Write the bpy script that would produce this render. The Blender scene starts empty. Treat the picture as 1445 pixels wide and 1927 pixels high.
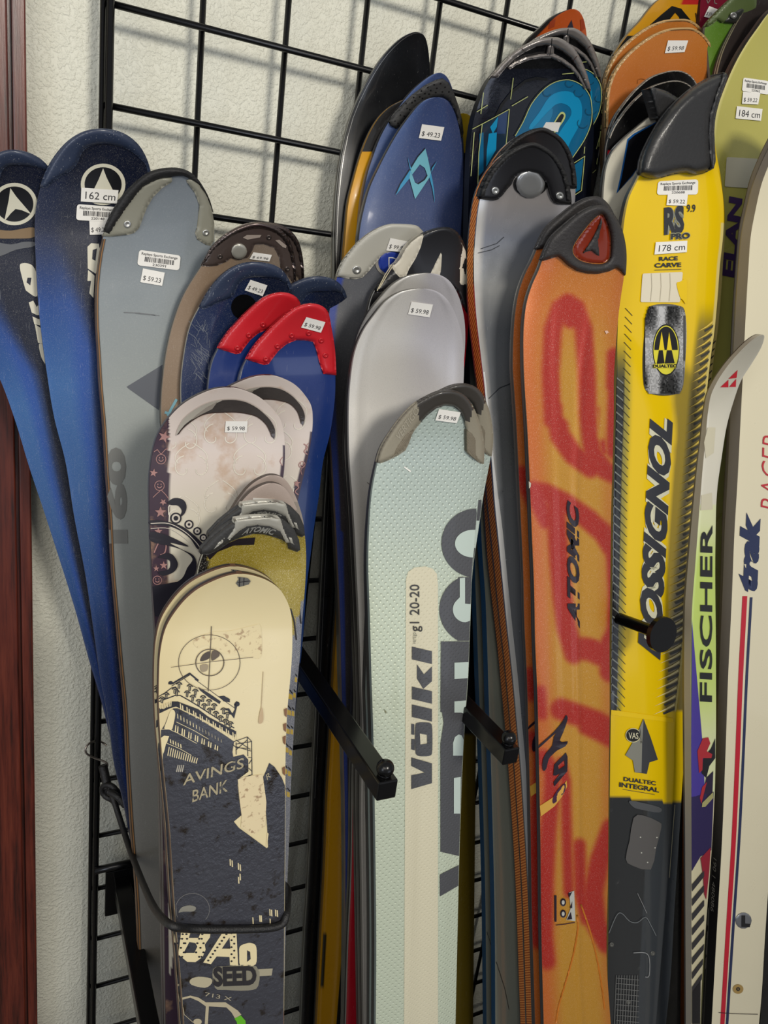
import bpy, bmesh, math, random
import numpy as np
from mathutils import Vector, Matrix
from mathutils.geometry import tessellate_polygon

random.seed(7)
S = bpy.context.scene
COL = S.collection
IW, IH = 1445.0, 1927.0
FLOOR_Y = 1.85            # floor lies this far below the reference height
# ------------------------------------------------------------------ camera
FPX = 1446.4
RC = np.array([[0.89505977, -0.12655877, -0.42761067],
               [-0.02169623, 0.94539003, -0.32521833],
               [0.4454181, 0.30036739, 0.84343473]])      # rows: right, down, forward
CP = np.array([-0.08977005, 0.17739225, -0.76900703])     # x right, y down, z into the wall

def W3(p):                       # wall coordinates -> Blender world (metres, Z up, floor at 0)
    return Vector((float(p[0]), float(p[2]), FLOOR_Y - float(p[1])))

cam_data = bpy.data.cameras.new('camera')
cam_data.sensor_fit = 'HORIZONTAL'
cam_data.sensor_width = 36.0
cam_data.lens = FPX * 36.0 / IW
cam_data.clip_start = 0.02
cam = bpy.data.objects.new('camera', cam_data)
COL.objects.link(cam)
def dirv(v): return Vector((float(v[0]), float(v[2]), -float(v[1])))
m = Matrix.Identity(4)
for k, v in enumerate((dirv(RC[0]), -dirv(RC[1]), -dirv(RC[2]))):
    for r in range(3): m[r][k] = v[r]
m.translation = W3(CP)
cam.matrix_world = m
S.camera = cam
# ------------------------------------------------------------------ look, world, lights
S.view_settings.view_transform = 'Standard'
S.view_settings.look = 'None'
S.view_settings.gamma = 1.0
S.view_settings.exposure = 0.0
S.view_settings.use_curve_mapping = False
world = bpy.data.worlds.new('world'); S.world = world
world.use_nodes = True
world.node_tree.nodes['Background'].inputs['Color'].default_value = (0.90, 0.92, 0.96, 1)
world.node_tree.nodes['Background'].inputs['Strength'].default_value = 0.34

def area_light(name, loc, target, sx, sy, energy, color):
    d = bpy.data.lights.new(name, 'AREA'); d.shape = 'RECTANGLE'
    d.size = sx; d.size_y = sy; d.energy = energy; d.color = color
    o = bpy.data.objects.new(name, d); COL.objects.link(o)
    o.location = loc
    o.rotation_euler = (Vector(target) - Vector(loc)).to_track_quat('-Z', 'Y').to_euler()
    return o
# ceiling fixtures of the shop behind the camera, a window far off to the left
area_light('ceiling_lamp_light', (0.36, -2.10, 2.45), (0.35, 0.0, 1.25), 0.40, 0.30, 27.0, (1.0, 0.94, 0.84))
area_light('ceiling_tube_light', (-1.05, -1.75, 2.35), (0.3, 0.0, 1.1), 1.3, 0.7, 12.0, (1.0, 0.94, 0.84))
area_light('window_light', (-2.6, -2.0, 1.6), (0.3, 0.0, 1.1), 0.9, 1.3, 17.0, (0.82, 0.88, 1.0))

area_light('added_glare_light', (1.15, -2.5, 0.75), (0.3, 0.0, 1.0), 1.3, 0.9, 5.0, (0.74, 0.82, 1.0))  # low cool light added for glare on the dark print and blue skis

# ------------------------------------------------------------------ helpers
def lin(c):
    r = []
    for v in c[:3]:
        v = v / 255.0
        r.append(v / 12.92 if v <= 0.04045 else ((v + 0.055) / 1.055) ** 2.4)
    return r
def lin4(c): return tuple(lin(c)) + (1.0,)

def setp(b, name, val):
    if name in b.inputs: b.inputs[name].default_value = val

def material(name, color=None, rough=0.5, metal=0.0, coat=0.0, attr=False, sparkle=0.0, sparkle_scale=900.0,
             wear=0.0, wear_scale=60.0, wear_color=(200, 200, 195), bump=0.0, bump_scale=300.0, scratch=0.0, spec=0.5,
             stain=None, stain_scale=18.0, stain_amt=0.5, rough_var=0.0, weave=0.0):
    M = bpy.data.materials.new(name); M.use_nodes = True
    nt = M.node_tree; N = nt.nodes; Lk = nt.links
    b = N['Principled BSDF']
    setp(b, 'Roughness', rough); setp(b, 'Metallic', metal); setp(b, 'Coat Weight', coat); setp(b, 'Coat Roughness', 0.08)
    setp(b, 'Specular IOR Level', spec)
    tc = N.new('ShaderNodeTexCoord')
    cur = None
    if attr:
        a = N.new('ShaderNodeAttribute'); a.attribute_name = 'Col'; cur = a.outputs['Color']
    else:
        rgb = N.new('ShaderNodeRGB'); rgb.outputs[0].default_value = lin4(color); cur = rgb.outputs[0]
    def noise(scale, detail=4.0, sx=1.0, sy=1.0, sz=1.0, rough_=0.6):
        mp = N.new('ShaderNodeMapping'); mp.inputs['Scale'].default_value = (sx, sy, sz)
        Lk.new(tc.outputs['Object'], mp.inputs['Vector'])
        n = N.new('ShaderNodeTexNoise'); n.inputs['Scale'].default_value = scale; n.inputs['Detail'].default_value = detail
        n.inputs['Roughness'].default_value = rough_
        Lk.new(mp.outputs[0], n.inputs['Vector']); return n.outputs['Fac']
    def ramp(src, lo, hi):
        r = N.new('ShaderNodeMapRange'); r.inputs['From Min'].default_value = lo; r.inputs['From Max'].default_value = hi
        Lk.new(src, r.inputs['Value']); return r.outputs[0]
    def scale(src, k):
        mt = N.new('ShaderNodeMath'); mt.operation = 'MULTIPLY'; mt.inputs[1].default_value = k
        Lk.new(src, mt.inputs[0]); return mt.outputs[0]
    def mix(a_, col, fac, blend='MIX'):
        mx = N.new('ShaderNodeMix'); mx.data_type = 'RGBA'; mx.blend_type = blend
        Lk.new(a_, mx.inputs['A'])
        mx.inputs['B'].default_value = col
        Lk.new(fac, mx.inputs['Factor']); return mx.outputs['Result']
    if sparkle:
        f = noise(sparkle_scale, 1.0)
        cur = mix(cur, (1.0, 0.95, 0.8, 1), scale(ramp(f, 0.56, 0.78), sparkle))
        cur = mix(cur, (0.02, 0.01, 0.005, 1), scale(ramp(f, 0.46, 0.26), sparkle))
    if stain:
        f = noise(stain_scale, 6.0)
        cur = mix(cur, lin4(stain), scale(ramp(f, 0.56, 0.66), stain_amt))
    if wear:
        f = noise(wear_scale, 8.0, rough_=0.75)
        cur = mix(cur, lin4(wear_color), scale(ramp(f, 0.62, 0.72), wear))
    if scratch:
        f = noise(70.0, 3.0, 14.0, 14.0, 0.6)
        cur = mix(cur, (0.75, 0.76, 0.74, 1), scale(ramp(f, 0.66, 0.74), scratch))
    Lk.new(cur, b.inputs['Base Color'])
    if rough_var:
        f = noise(24.0, 5.0)
        r = N.new('ShaderNodeMapRange'); r.inputs['From Min'].default_value = 0.3; r.inputs['From Max'].default_value = 0.7
        r.inputs['To Min'].default_value = max(0.02, rough - rough_var); r.inputs['To Max'].default_value = rough + rough_var
        Lk.new(f, r.inputs['Value']); Lk.new(r.outputs[0], b.inputs['Roughness'])
    if bump or weave:
        bp = N.new('ShaderNodeBump')
        if weave:
            v = N.new('ShaderNodeTexVoronoi'); v.inputs['Scale'].default_value = weave; v.inputs['Randomness'].default_value = 0.12
            v.voronoi_dimensions = '2D'
            sp = N.new('ShaderNodeSeparateXYZ'); cb = N.new('ShaderNodeCombineXYZ')
            Lk.new(tc.outputs['Object'], sp.inputs[0]); Lk.new(sp.outputs['X'], cb.inputs['X']); Lk.new(sp.outputs['Z'], cb.inputs['Y'])
            mpv = N.new('ShaderNodeMapping'); mpv.inputs['Rotation'].default_value = (0, 0, 0.785)
            Lk.new(cb.outputs[0], mpv.inputs['Vector']); Lk.new(mpv.outputs[0], v.inputs['Vector'])
            mp = N.new('ShaderNodeMapRange'); mp.inputs['From Min'].default_value = 0.0; mp.inputs['From Max'].default_value = 0.28
            Lk.new(v.outputs['Distance'], mp.inputs['Value']); Lk.new(mp.outputs[0], bp.inputs['Height'])
        else:
            Lk.new(noise(bump_scale, 3.0), bp.inputs['Height'])
        bp.inputs['Strength'].default_value = min(1.0, bump if bump else 0.3)
        bp.inputs['Distance'].default_value = 0.0012
        Lk.new(bp.outputs[0], b.inputs['Normal'])
    return M

MAT = {}
def flat(color, rough=0.45, metal=0.0, coat=0.0, **kw):
    key = ('c', tuple(color), rough, metal, coat, tuple(sorted(kw.items())))
    if key not in MAT:
        MAT[key] = material('paint_%d' % len(MAT), color, rough, metal, coat, **kw)
    return MAT[key]
def toptype(kind):
    if kind in MAT: return MAT[kind]
    P = dict(
        gloss=dict(rough=0.32, coat=0.5, scratch=0.10, rough_var=0.08),
        satin=dict(rough=0.50, coat=0.15, scratch=0.08, rough_var=0.1, sparkle=0.04),
        metalsilver=dict(rough=0.38, metal=0.35, sparkle=0.10, sparkle_scale=1500.0, wear=0.10, wear_color=(120, 118, 112)),
        mirror=dict(rough=0.24, metal=0.55, scratch=0.30, rough_var=0.10),
        sparkly=dict(rough=0.46, metal=0.2, coat=0.25, sparkle=0.17, sparkle_scale=1300.0),
        gold=dict(rough=0.40, metal=0.35, coat=0.3, sparkle=0.45, sparkle_scale=1500.0),
        blue=dict(rough=0.33, metal=0.25, coat=0.4, sparkle=0.12, sparkle_scale=1800.0, scratch=0.16),
        weave=dict(rough=0.42, metal=0.15, coat=0.2, weave=210.0, bump=0.55),
        cream=dict(rough=0.35, coat=0.4, stain=(170, 140, 100), stain_scale=9.0, stain_amt=0.12, rough_var=0.12),
        damask=dict(rough=0.40, coat=0.3, stain=(176, 140, 108), stain_scale=26.0, stain_amt=0.55),
        crystal=dict(rough=0.16, metal=0.3, coat=0.8, bump=0.25, bump_scale=260.0),
        yellow=dict(rough=0.22, coat=0.8, bump=0.06, bump_scale=120.0, wear=0.05),
    )[kind]
    MAT[kind] = material('topsheet_' + kind, None, attr=True, **P)
    return MAT[kind]

def ray(x, y):
    return RC.T @ np.array([(x - IW / 2) / FPX, (y - IH / 2) / FPX, 1.0])
def at(x, y, D, b=0.0):
    """point seen at pixel (x, y) that stands D in front of the grid (D grows by b per metre downwards)"""
    d = ray(x, y); Y0 = 0.2
    t = (-D - b * (CP[1] - Y0) - CP[2]) / (d[2] + b * d[1])
    return CP + t * d
def pix(P):
    c = RC @ (np.asarray(P) - CP)
    return np.array([c[0] / c[2] * FPX + IW / 2, c[1] / c[2] * FPX + IH / 2])

def add_obj(name, verts, faces, mats, midx=None, parent=None, origin=(0, 0, 0), smooth=True, cols=None):
    """verts in wall coordinates"""
    me = bpy.data.meshes.new(name)
    vs = [W3(v) - Vector(origin) for v in verts]
    me.from_pydata([tuple(v) for v in vs], [], faces)
    for mm in mats: me.materials.append(mm)
    if midx is not None:
        for p, k in zip(me.polygons, midx): p.material_index = k
    if smooth:
        me.polygons.foreach_set('use_smooth', [True] * len(me.polygons))
    if cols is not None:
        a = me.color_attributes.new('Col', 'FLOAT_COLOR', 'POINT')
        flatc = np.ones((len(verts), 4), dtype=np.float32); flatc[:, :3] = cols
        a.data.foreach_set('color', flatc.ravel())
    me.update()
    o = bpy.data.objects.new(name, me); COL.objects.link(o)
    if parent is not None: o.parent = parent
    return o

def empty(name, loc):
    o = bpy.data.objects.new(name, None); COL.objects.link(o); o.location = loc
    o.empty_display_size = 0.05
    return o
def tag(o, label, cat, group=None, kind=None):
    if label: o['label'] = label
    if cat: o['category'] = cat
    if group: o['group'] = group
    if kind: o['kind'] = kind
    return o

def cv(pts, ox, oy, sc): return [(ox + x / sc, oy + y / sc) for x, y in pts]

def hermite(xs, ys, x):
    xs = np.asarray(xs, float); ys = np.asarray(ys, float)
    n = len(xs); d = np.diff(ys) / np.diff(xs)
    mm = np.zeros(n); mm[0] = d[0]; mm[-1] = d[-1]
    for i in range(1, n - 1):
        h0, h1 = xs[i] - xs[i - 1], xs[i + 1] - xs[i]
        mm[i] = (d[i - 1] * h1 + d[i] * h0) / (h0 + h1)
    x = np.asarray(x, float)
    k = np.clip(np.searchsorted(xs, x) - 1, 0, n - 2)
    h = xs[k + 1] - xs[k]; t = (x - xs[k]) / h
    y = ((2 * t**3 - 3 * t**2 + 1) * ys[k] + (t**3 - 2 * t**2 + t) * h * mm[k] + (-2 * t**3 + 3 * t**2) * ys[k + 1] + (t**3 - t**2) * h * mm[k + 1])
    lo = x < xs[0]; hi = x > xs[-1]
    y = np.where(lo, ys[0], y)
    y = np.where(hi, ys[-1] + (x - xs[-1]) * mm[-1], y)
    return y

# ---- 2D shapes -> triangles, cut by a grid so they can follow a curved sheet
def shape2d(loops, cell=None):
    polys = [[Vector((x, y, 0)) for x, y in lp] for lp in loops]
    tris = tessellate_polygon(polys)
    verts = [p for lp in polys for p in lp]
    bm = bmesh.new()
    bv = [bm.verts.new(v) for v in verts]
    for t in tris:
        try: bm.faces.new([bv[i] for i in t])
        except ValueError: pass
    if cell: gridcut(bm, cell)
    return bm
def gridcut(bm, cell):
    xs = [v.co.x for v in bm.verts]; ys = [v.co.y for v in bm.verts]
    if not xs: return
    for a, lo, hi in ((0, min(xs), max(xs)), (1, min(ys), max(ys))):
        k = lo + cell
        while k < hi - 1e-6:
            no = (1, 0, 0) if a == 0 else (0, 1, 0); co = (k, 0, 0) if a == 0 else (0, k, 0)
            bmesh.ops.bisect_plane(bm, geom=bm.verts[:] + bm.edges[:] + bm.faces[:], plane_co=co, plane_no=no, dist=1e-5)
            k += cell
TXT = {}
def text2d(s, bold=0.0, shear=0.0):
    """unit-square text mesh: list of verts in 0..1 x 0..1, faces"""
    key = (s, bold, shear)
    if key in TXT: return TXT[key]
    c = bpy.data.curves.new('t', 'FONT'); c.body = s; c.offset = bold; c.shear = shear; c.resolution_u = 3
    o = bpy.data.objects.new('t', c); COL.objects.link(o)
    dg = bpy.context.evaluated_depsgraph_get(); dg.update()
    me = bpy.data.meshes.new_from_object(o.evaluated_get(dg))
    V = np.array([v.co[:2] for v in me.vertices]); F = [tuple(p.vertices) for p in me.polygons]
    bpy.data.objects.remove(o); bpy.data.curves.remove(c); bpy.data.meshes.remove(me)
    lo, hi = V.min(0), V.max(0); V = (V - lo) / (hi - lo)
    TXT[key] = (V, F); return TXT[key]

def strokepoly(pts, w):
    """quads along a polyline (list of loops)"""
    out = []
    for (x0, y0), (x1, y1) in zip(pts[:-1], pts[1:]):
        L = math.hypot(x1 - x0, y1 - y0)
        if L < 1e-6: continue
        nx, ny = -(y1 - y0) / L * w / 2, (x1 - x0) / L * w / 2
        ex, ey = (x1 - x0) / L * w * 0.2, (y1 - y0) / L * w * 0.2
        out.append([(x0 + nx - ex, y0 + ny - ey), (x1 + nx + ex, y1 + ny + ey), (x1 - nx + ex, y1 - ny + ey), (x0 - nx - ex, y0 - ny - ey)])
    return out
def ell(cx, cy, rx, ry, n=28, a0=0, a1=360, rot=0):
    r = []
    full = abs(a1 - a0) >= 360
    for k in range(n if full else n + 1):
        a = math.radians(a0 + (a1 - a0) * k / n)
        x, y = rx * math.cos(a), ry * math.sin(a); c, s_ = math.cos(math.radians(rot)), math.sin(math.radians(rot))
        r.append((cx + x * c - y * s_, cy + x * s_ + y * c))
    return r
def smoothpts(pts, n=6, closed=False):
    P = np.array(pts, float); out = []
    N_ = len(P); rng = range(N_ if closed else N_ - 1)
    for i in rng:
        p0 = P[(i - 1) % N_] if (closed or i > 0) else P[i]
        p1 = P[i]; p2 = P[(i + 1) % N_]
        p3 = P[(i + 2) % N_] if (closed or i + 2 < N_) else p2
        for k in range(n):
            t = k / n
            out.append(tuple(0.5 * ((2 * p1) + (-p0 + p2) * t + (2 * p0 - 5 * p1 + 4 * p2 - p3) * t * t + (-p0 + 3 * p1 - 3 * p2 + p3) * t**3)))
    if not closed: out.append(tuple(P[-1]))
    return out

def stops(v, st):
    if v <= st[0][0]: return st[0][1]
    for (a, ca), (b, cb) in zip(st[:-1], st[1:]):
        if v <= b:
            t = (v - a) / (b - a); return tuple(ca[k] + (cb[k] - ca[k]) * t for k in range(3))
    return st[-1][1]
def mixc(a, b, t):
    t = max(0.0, min(1.0, t)); return tuple(a[k] + (b[k] - a[k]) * t for k in range(3))
def sstep(a, b, v):
    t = max(0.0, min(1.0, (v - a) / (b - a))); return t * t * (3 - 2 * t)

LEAN = 0.10
def two_tone(name, low, high, z0, z1, rough=0.35):
    m_ = bpy.data.materials.new(name); m_.use_nodes = True; nt = m_.node_tree; N = nt.nodes; b = N['Principled BSDF']
    a = N.new('ShaderNodeTexCoord'); sp = N.new('ShaderNodeSeparateXYZ'); nt.links.new(a.outputs['Object'], sp.inputs[0])
    mr = N.new('ShaderNodeMapRange'); mr.inputs['From Min'].default_value = z0; mr.inputs['From Max'].default_value = z1
    nt.links.new(sp.outputs['Z'], mr.inputs['Value'])
    mx = N.new('ShaderNodeMix'); mx.data_type = 'RGBA'; mx.inputs['A'].default_value = lin4(low); mx.inputs['B'].default_value = lin4(high)
    nt.links.new(mr.outputs[0], mx.inputs['Factor']); nt.links.new(mx.outputs['Result'], b.inputs['Base Color']); setp(b, 'Roughness', rough)
    return m_
STEEL = lambda: flat((120, 118, 115), 0.35, 0.9)

class Ski:
    def __init__(s, L, R, D, curl=(150, 0.03), crown=0.0025, thick=(0.005, 0.012), lean=LEAN, prof=None, shift=None, tilt=0.0, conv=None):
        s.conv = conv
        s.y0 = min(L[0][1], R[0][1])
        s.Lp, s.Rp = L, R
        s.T = np.zeros(3); s.D = D; s.curl = curl; s.crown = crown; s.thick = thick; s.lean = lean; s.prof = prof; s.tilt = tilt
        s.T = np.zeros(3)
        s.lq = [math.sqrt(max(0, y - s.y0)) for x, y in L]; s.lx = [x for x, y in L]
        s.rq = [math.sqrt(max(0, y - s.y0)) for x, y in R]; s.rx = [x for x, y in R]
        s.root = None; s.gv = []; s.gf = []; s.gm = []; s.gmats = []
        if shift:               # shift = (pixel the tip apex should be seen at, change of D)
            (tx, ty), dD = shift
            A = s.P(L[0][0], s.y0 + 1)
            Dt = -A[2] + dD
            d = ray(tx, ty + 1); t = (-Dt - CP[2]) / d[2]
            s.T = CP + t * d - A
    def xl(s, y): return float(hermite(s.lq, s.lx, math.sqrt(max(0, y - s.y0))))
    def xr(s, y): return float(hermite(s.rq, s.rx, math.sqrt(max(0, y - s.y0))))
    def u(s, x, y):
        a, b = s.xl(y), s.xr(y); return (x - a) / max(4.0, b - a)
    def height(s, x, y, off=0.0, u=None):
        if u is None: u = s.u(x, y)
        n = max(-1.0, min(1.0, 2 * u - 1))
        fade = sstep(0, 60, y - s.y0) * 0.7 + 0.3
        h = -s.crown * abs(n) ** 5 * fade
        if s.prof: h += s.prof(max(0, min(1, u)), y - s.y0)
        cl, ch = s.curl
        h += ch * max(0.0, 1 - (y - s.y0) / cl) ** 2
        return h + off + s.tilt * n
    def P(s, x, y, off=0.0, u=None):
        p = at(x, y, s.D + s.height(x, y, off, u), s.lean)
        if s.conv is None: return p + s.T
        k = max(0.0, 1 - max(0.0, y - s.y0) / (s.conv - s.y0))     # the pair closes up further down
        return p + s.T * np.array([k, 1.0, 1.0])
    def th(s, y):
        return s.thick[0] + (s.thick[1] - s.thick[0]) * sstep(0, 500, y - s.y0)
    def build(s, name, label, paint, top='satin', side=((1.0, (40, 38, 36)),), group=None, ncol=14, dy=9.0, category='ski', base=(25, 25, 27), ymax=1985, finish=True):
        qm = math.sqrt(ymax - s.y0); dq = dy / (2 * qm); n = int(qm / dq) + 1
        qs = np.linspace(0.4, qm, n); ys = s.y0 + qs**2
        LX = hermite(s.lq, s.lx, qs); RX = hermite(s.rq, s.rx, qs)
        # columns denser to the edges
        us = [0.5 - 0.5 * math.cos(math.pi * k / ncol) for k in range(ncol + 1)]
        us = [0.6 * a + 0.4 * k / ncol for k, a in enumerate(us)]
        rows = []; cols = []
        for y, a, b in zip(ys, LX, RX):
            rr = []
            for u_ in us:
                x = a + (b - a) * u_
                rr.append(s.P(x, y, u=u_))
                c = paint(x, y, u_) if callable(paint) else paint
                cols.append(lin(c))
            rows.append(rr)
        ths = [s.th(y) for y in ys]
        # run on down to the floor, outside the frame
        c1 = np.mean(rows[-1], 0); c0 = np.mean(rows[-12], 0); dv = (c1 - c0) / max(1e-6, (c1 - c0)[1])
        rem = FLOOR_Y - 0.004 - c1[1]
        ex_l = (rows[-1][0] - rows[-12][0]); ex_l = ex_l / ex_l[1]; ex_r = (rows[-1][-1] - rows[-12][-1]); ex_r = ex_r / ex_r[1]
        if rem > 0.01:
            last = rows[-1]
            dv = np.array([max(-0.15, min(0.15, dv[0])), 1.0, max(-0.2, min(0.0, dv[2]))])
            for k in (1, 2, 3):
                rr = []
                for p in last:
                    q = p + dv * (FLOOR_Y - 0.004 - p[1]) * k / 3.0
                    rr.append(q)
                rows.append(rr); cols += cols[-(ncol + 1):]; ths.append(ths[-1])
        nc = ncol + 1
        V = [p for rr in rows for p in rr]
        F = []
        for i in range(len(rows) - 1):
            for j in range(ncol):
                a = i * nc + j; F.append((a, a + 1, a + nc + 1, a + nc))
        foot = np.mean(rows[-1], 0)
        s.root = empty(name, W3(foot)); s.org = tuple(W3(foot))
        tag(s.root, label, category, group)
        s.topV, s.topF, s.topC, s.topk = V, F, cols, top
        # body: sides, tip rim and base
        bV = []; bF = []; bM = []; mats = [flat(c if not isinstance(c[0], str) else c[1], *(c[2:] if isinstance(c[0], str) else (0.5, 0.0))) if not hasattr(c, 'name') else c for _, c in side]
        fr = [0.0] + [f for f, _ in side]
        def strip(getp):
            for bnd in range(len(side)):
                st = len(bV)
                for i in range(len(rows)):
                    p = getp(i)
                    bV.append(p + np.array([0, 0, ths[i] * fr[bnd]])); bV.append(p + np.array([0, 0, ths[i] * fr[bnd + 1]]))
                for i in range(len(rows) - 1):
                    a = st + 2 * i; bF.append((a, a + 1, a + 3, a + 2)); bM.append(bnd)
        strip(lambda i: rows[i][0]); strip(lambda i: rows[i][-1])
        # tip cap rim
        st = len(bV)
        for p in rows[0]:
            bV.append(p); bV.append(p + np.array([0, 0, ths[0]]))
        for j in range(ncol):
            a = st + 2 * j; bF.append((a, a + 1, a + 3, a + 2)); bM.append(0)
        # base
        st = len(bV); mats.append(flat(base, 0.35)); bi = len(mats) - 1
        for i in range(len(rows)):
            for u_ in (0, ncol // 2, ncol):
                bV.append(rows[i][u_] + np.array([0, 0, ths[i]]))
        for i in range(len(rows) - 1):
            for j in range(2):
                a = st + 3 * i + j; bF.append((a, a + 1, a + 4, a + 3)); bM.append(bi)
        # tail end
        st = len(bV)
        bV += [rows[-1][0], rows[-1][-1], rows[-1][-1] + np.array([0, 0, ths[-1]]), rows[-1][0] + np.array([0, 0, ths[-1]])]
        bF.append((st, st + 1, st + 2, st + 3)); bM.append(0)
        add_obj('ski_body', bV, bF, mats, bM, s.root, s.org)
        s.layer = 0
        return s
    # --- graphics printed on the topsheet (same mesh, own material slots)
    def _mi(s, mat):
        if mat not in s.gmats: s.gmats.append(mat)
        return s.gmats.index(mat)
    def _mat(s, c, **kw):
        if hasattr(c, 'name'): return c
        return flat(tuple(c), kw.get('rough', 0.4), kw.get('metal', 0.0), kw.get('coat', 0.2))
    def drape(s, bm_or_vf, mat, off):
        if isinstance(bm_or_vf, tuple): V, F = bm_or_vf
        else:
            bm = bm_or_vf; bm.verts.ensure_lookup_table(); bm.verts.index_update()
            V = [(v.co.x, v.co.y) for v in bm.verts]; F = [tuple(v.index for v in f.verts) for f in bm.faces]; bm.free()
        b = len(s.gv); mi = s._mi(mat)
        for x, y in V: s.gv.append(s.P(x, y, off))
        for f in F:
            pa, pb, pc = (np.array(V[i]) for i in f[:3])
            cr = (pb[0] - pa[0]) * (pc[1] - pa[1]) - (pb[1] - pa[1]) * (pc[0] - pa[0])
            ff = tuple(b + i for i in f)
            s.gf.append(ff if cr > 0 else ff[::-1]); s.gm.append(mi)
    def g(s, loops, c, lv=1, cell=14, **kw):
        """loops: one outline (plus holes)"""
        if isinstance(loops[0][0], (int, float)): loops = [loops]
        s.drape(shape2d(loops, cell), s._mat(c, **kw), 0.00025 * lv + 0.0002)
    def clipx(s, pts, m=0.5):
        return [(min(max(x, s.xl(y) + m), s.xr(y) - m), y) for x, y in pts]
    def line(s, pts, w, c, lv=1, **kw):
        for q in strokepoly(pts, w): s.g([q], c, lv, cell=25, **kw)
    def text(s, t, o, a, b, c, lv=2, bold=0.0, shear=0.0, cell=0, **kw):
        V, F = text2d(t, bold, shear)
        o, a, b = np.array(o, float), np.array(a, float), np.array(b, float)
        VV = [tuple(o + v[0] * (a - o) + v[1] * (b - o)) for v in V]
        s.drape((VV, F), s._mat(c, **kw), 0.00025 * lv + 0.0002)
    def done(s):
        V = list(s.topV) + s.gv; n = len(s.topV)
        F = list(s.topF) + [tuple(n + i for i in f) for f in s.gf]
        M = [0] * len(s.topF) + [1 + k for k in s.gm]
        C = list(s.topC) + [(0.5, 0.5, 0.5)] * len(s.gv)
        add_obj('topsheet', V, F, [toptype(s.topk)] + s.gmats, M, s.root, s.org, cols=C)
        return s
    # --- raised parts on the ski
    def pad(s, name, loops, h, mat, edge=8.0, cell=5.0, skirt=0.003, label=None, parent=None, base=0.0, mats=None, matf=None):
        if isinstance(loops[0][0], (int, float)): loops = [loops]
        bm = shape2d(loops, cell)
        segs = []
        for lp in loops:
            for i in range(len(lp)):
                segs.append((lp[i], lp[(i + 1) % len(lp)]))
        A = np.array([q[0] for q in segs], float); B = np.array([q[1] for q in segs], float); AB = B - A; LL = (AB**2).sum(1) + 1e-9
        bmesh.ops.remove_doubles(bm, verts=bm.verts[:], dist=1e-4)
        bm.verts.index_update(); bm.verts.ensure_lookup_table()
        V = []
        for v in bm.verts:
            p = np.array([v.co.x, v.co.y]); t = np.clip(((p - A) * AB).sum(1) / LL, 0, 1)
            d = np.sqrt((((A + AB * t[:, None]) - p)**2).sum(1).min())
            e = min(1.0, d / edge); hh = h * math.sqrt(max(0.0, 1 - (1 - e)**2))
            V.append(s.P(p[0], p[1], base + hh + 0.0003))
        F = []; 
        for f in bm.faces:
            F.append(tuple(v.index for v in f.verts))
        bnd = [e for e in bm.edges if len(e.link_faces) == 1]
        mapb = {}
        for e in bnd:
            for v in e.verts:
                if v.index not in mapb:
                    mapb[v.index] = len(V); V.append(V[v.index] + np.array([0, 0, skirt + base]))
            a, b = e.verts[0].index, e.verts[1].index
            F.append((a, b, mapb[b], mapb[a]))
        midx = None
        ml = [s._mat(mat, rough=0.5)] if mats is None else mats
        if matf:
            cen = [np.mean([(bm.verts[i].co.x, bm.verts[i].co.y) if i < len(bm.verts) else (1e9, 1e9) for i in f[:2]], 0) for f in F]
            midx = [matf(c[0], c[1]) for c in cen]
        bm.free()
        o = add_obj(name, V, F, ml, midx, parent or s.root, s.org)
        if label: o['label'] = label
        return o
    def rim(s, yl, yr, grow=1.0, n=26):
        """outline along the ski edge from the left at yl over the tip to the right at yr"""
        pts = []
        for k in range(n + 1):
            q = math.sqrt(yl - s.y0) * (1 - k / n); y = s.y0 + q * q; pts.append((s.xl(y), y))
        for k in range(1, n + 1):
            q = math.sqrt(yr - s.y0) * k / n; y = s.y0 + q * q; pts.append((s.xr(y), y))
        c = np.mean(pts, 0); out = []
        for i, p in enumerate(pts):
            a = np.array(pts[max(0, i - 1)]); b = np.array(pts[min(len(pts) - 1, i + 1)]); t = b - a
            l = math.hypot(*t) or 1; nrm = np.array([t[1], -t[0]]) / l
            out.append((p[0] + nrm[0] * grow, p[1] + nrm[1] * grow))
        return out
    def rivet(s, x, y, r, c=(200, 200, 195), parent=None, metal=0.8, hgt=0.0012, name='rivet', base=0.0, hole=True):
        V = []; F = []; n = 14
        for rr, hh in ((1.0, 0.0), (0.95, 0.7), (0.7, 1.0), (0.42, 1.0), (0.3, 0.35 if hole else 1.0)):
            for k in range(n):
                a = 2 * math.pi * k / n
                V.append(s.P(x + math.cos(a) * r * rr, y + math.sin(a) * r * rr, base + hh * hgt + 0.0003))
        V.append(s.P(x, y, base + (0.35 if hole else 1.0) * hgt + 0.0003))
        for i in range(4):
            for k in range(n): F.append((i * n + k, i * n + (k + 1) % n, (i + 1) * n + (k + 1) % n, (i + 1) * n + k))
        for k in range(n): F.append((4 * n + k, 4 * n + (k + 1) % n, 5 * n))
        return add_obj(name, V, F, [flat(c, 0.3, metal)], None, parent or s.root, s.org)
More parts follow.
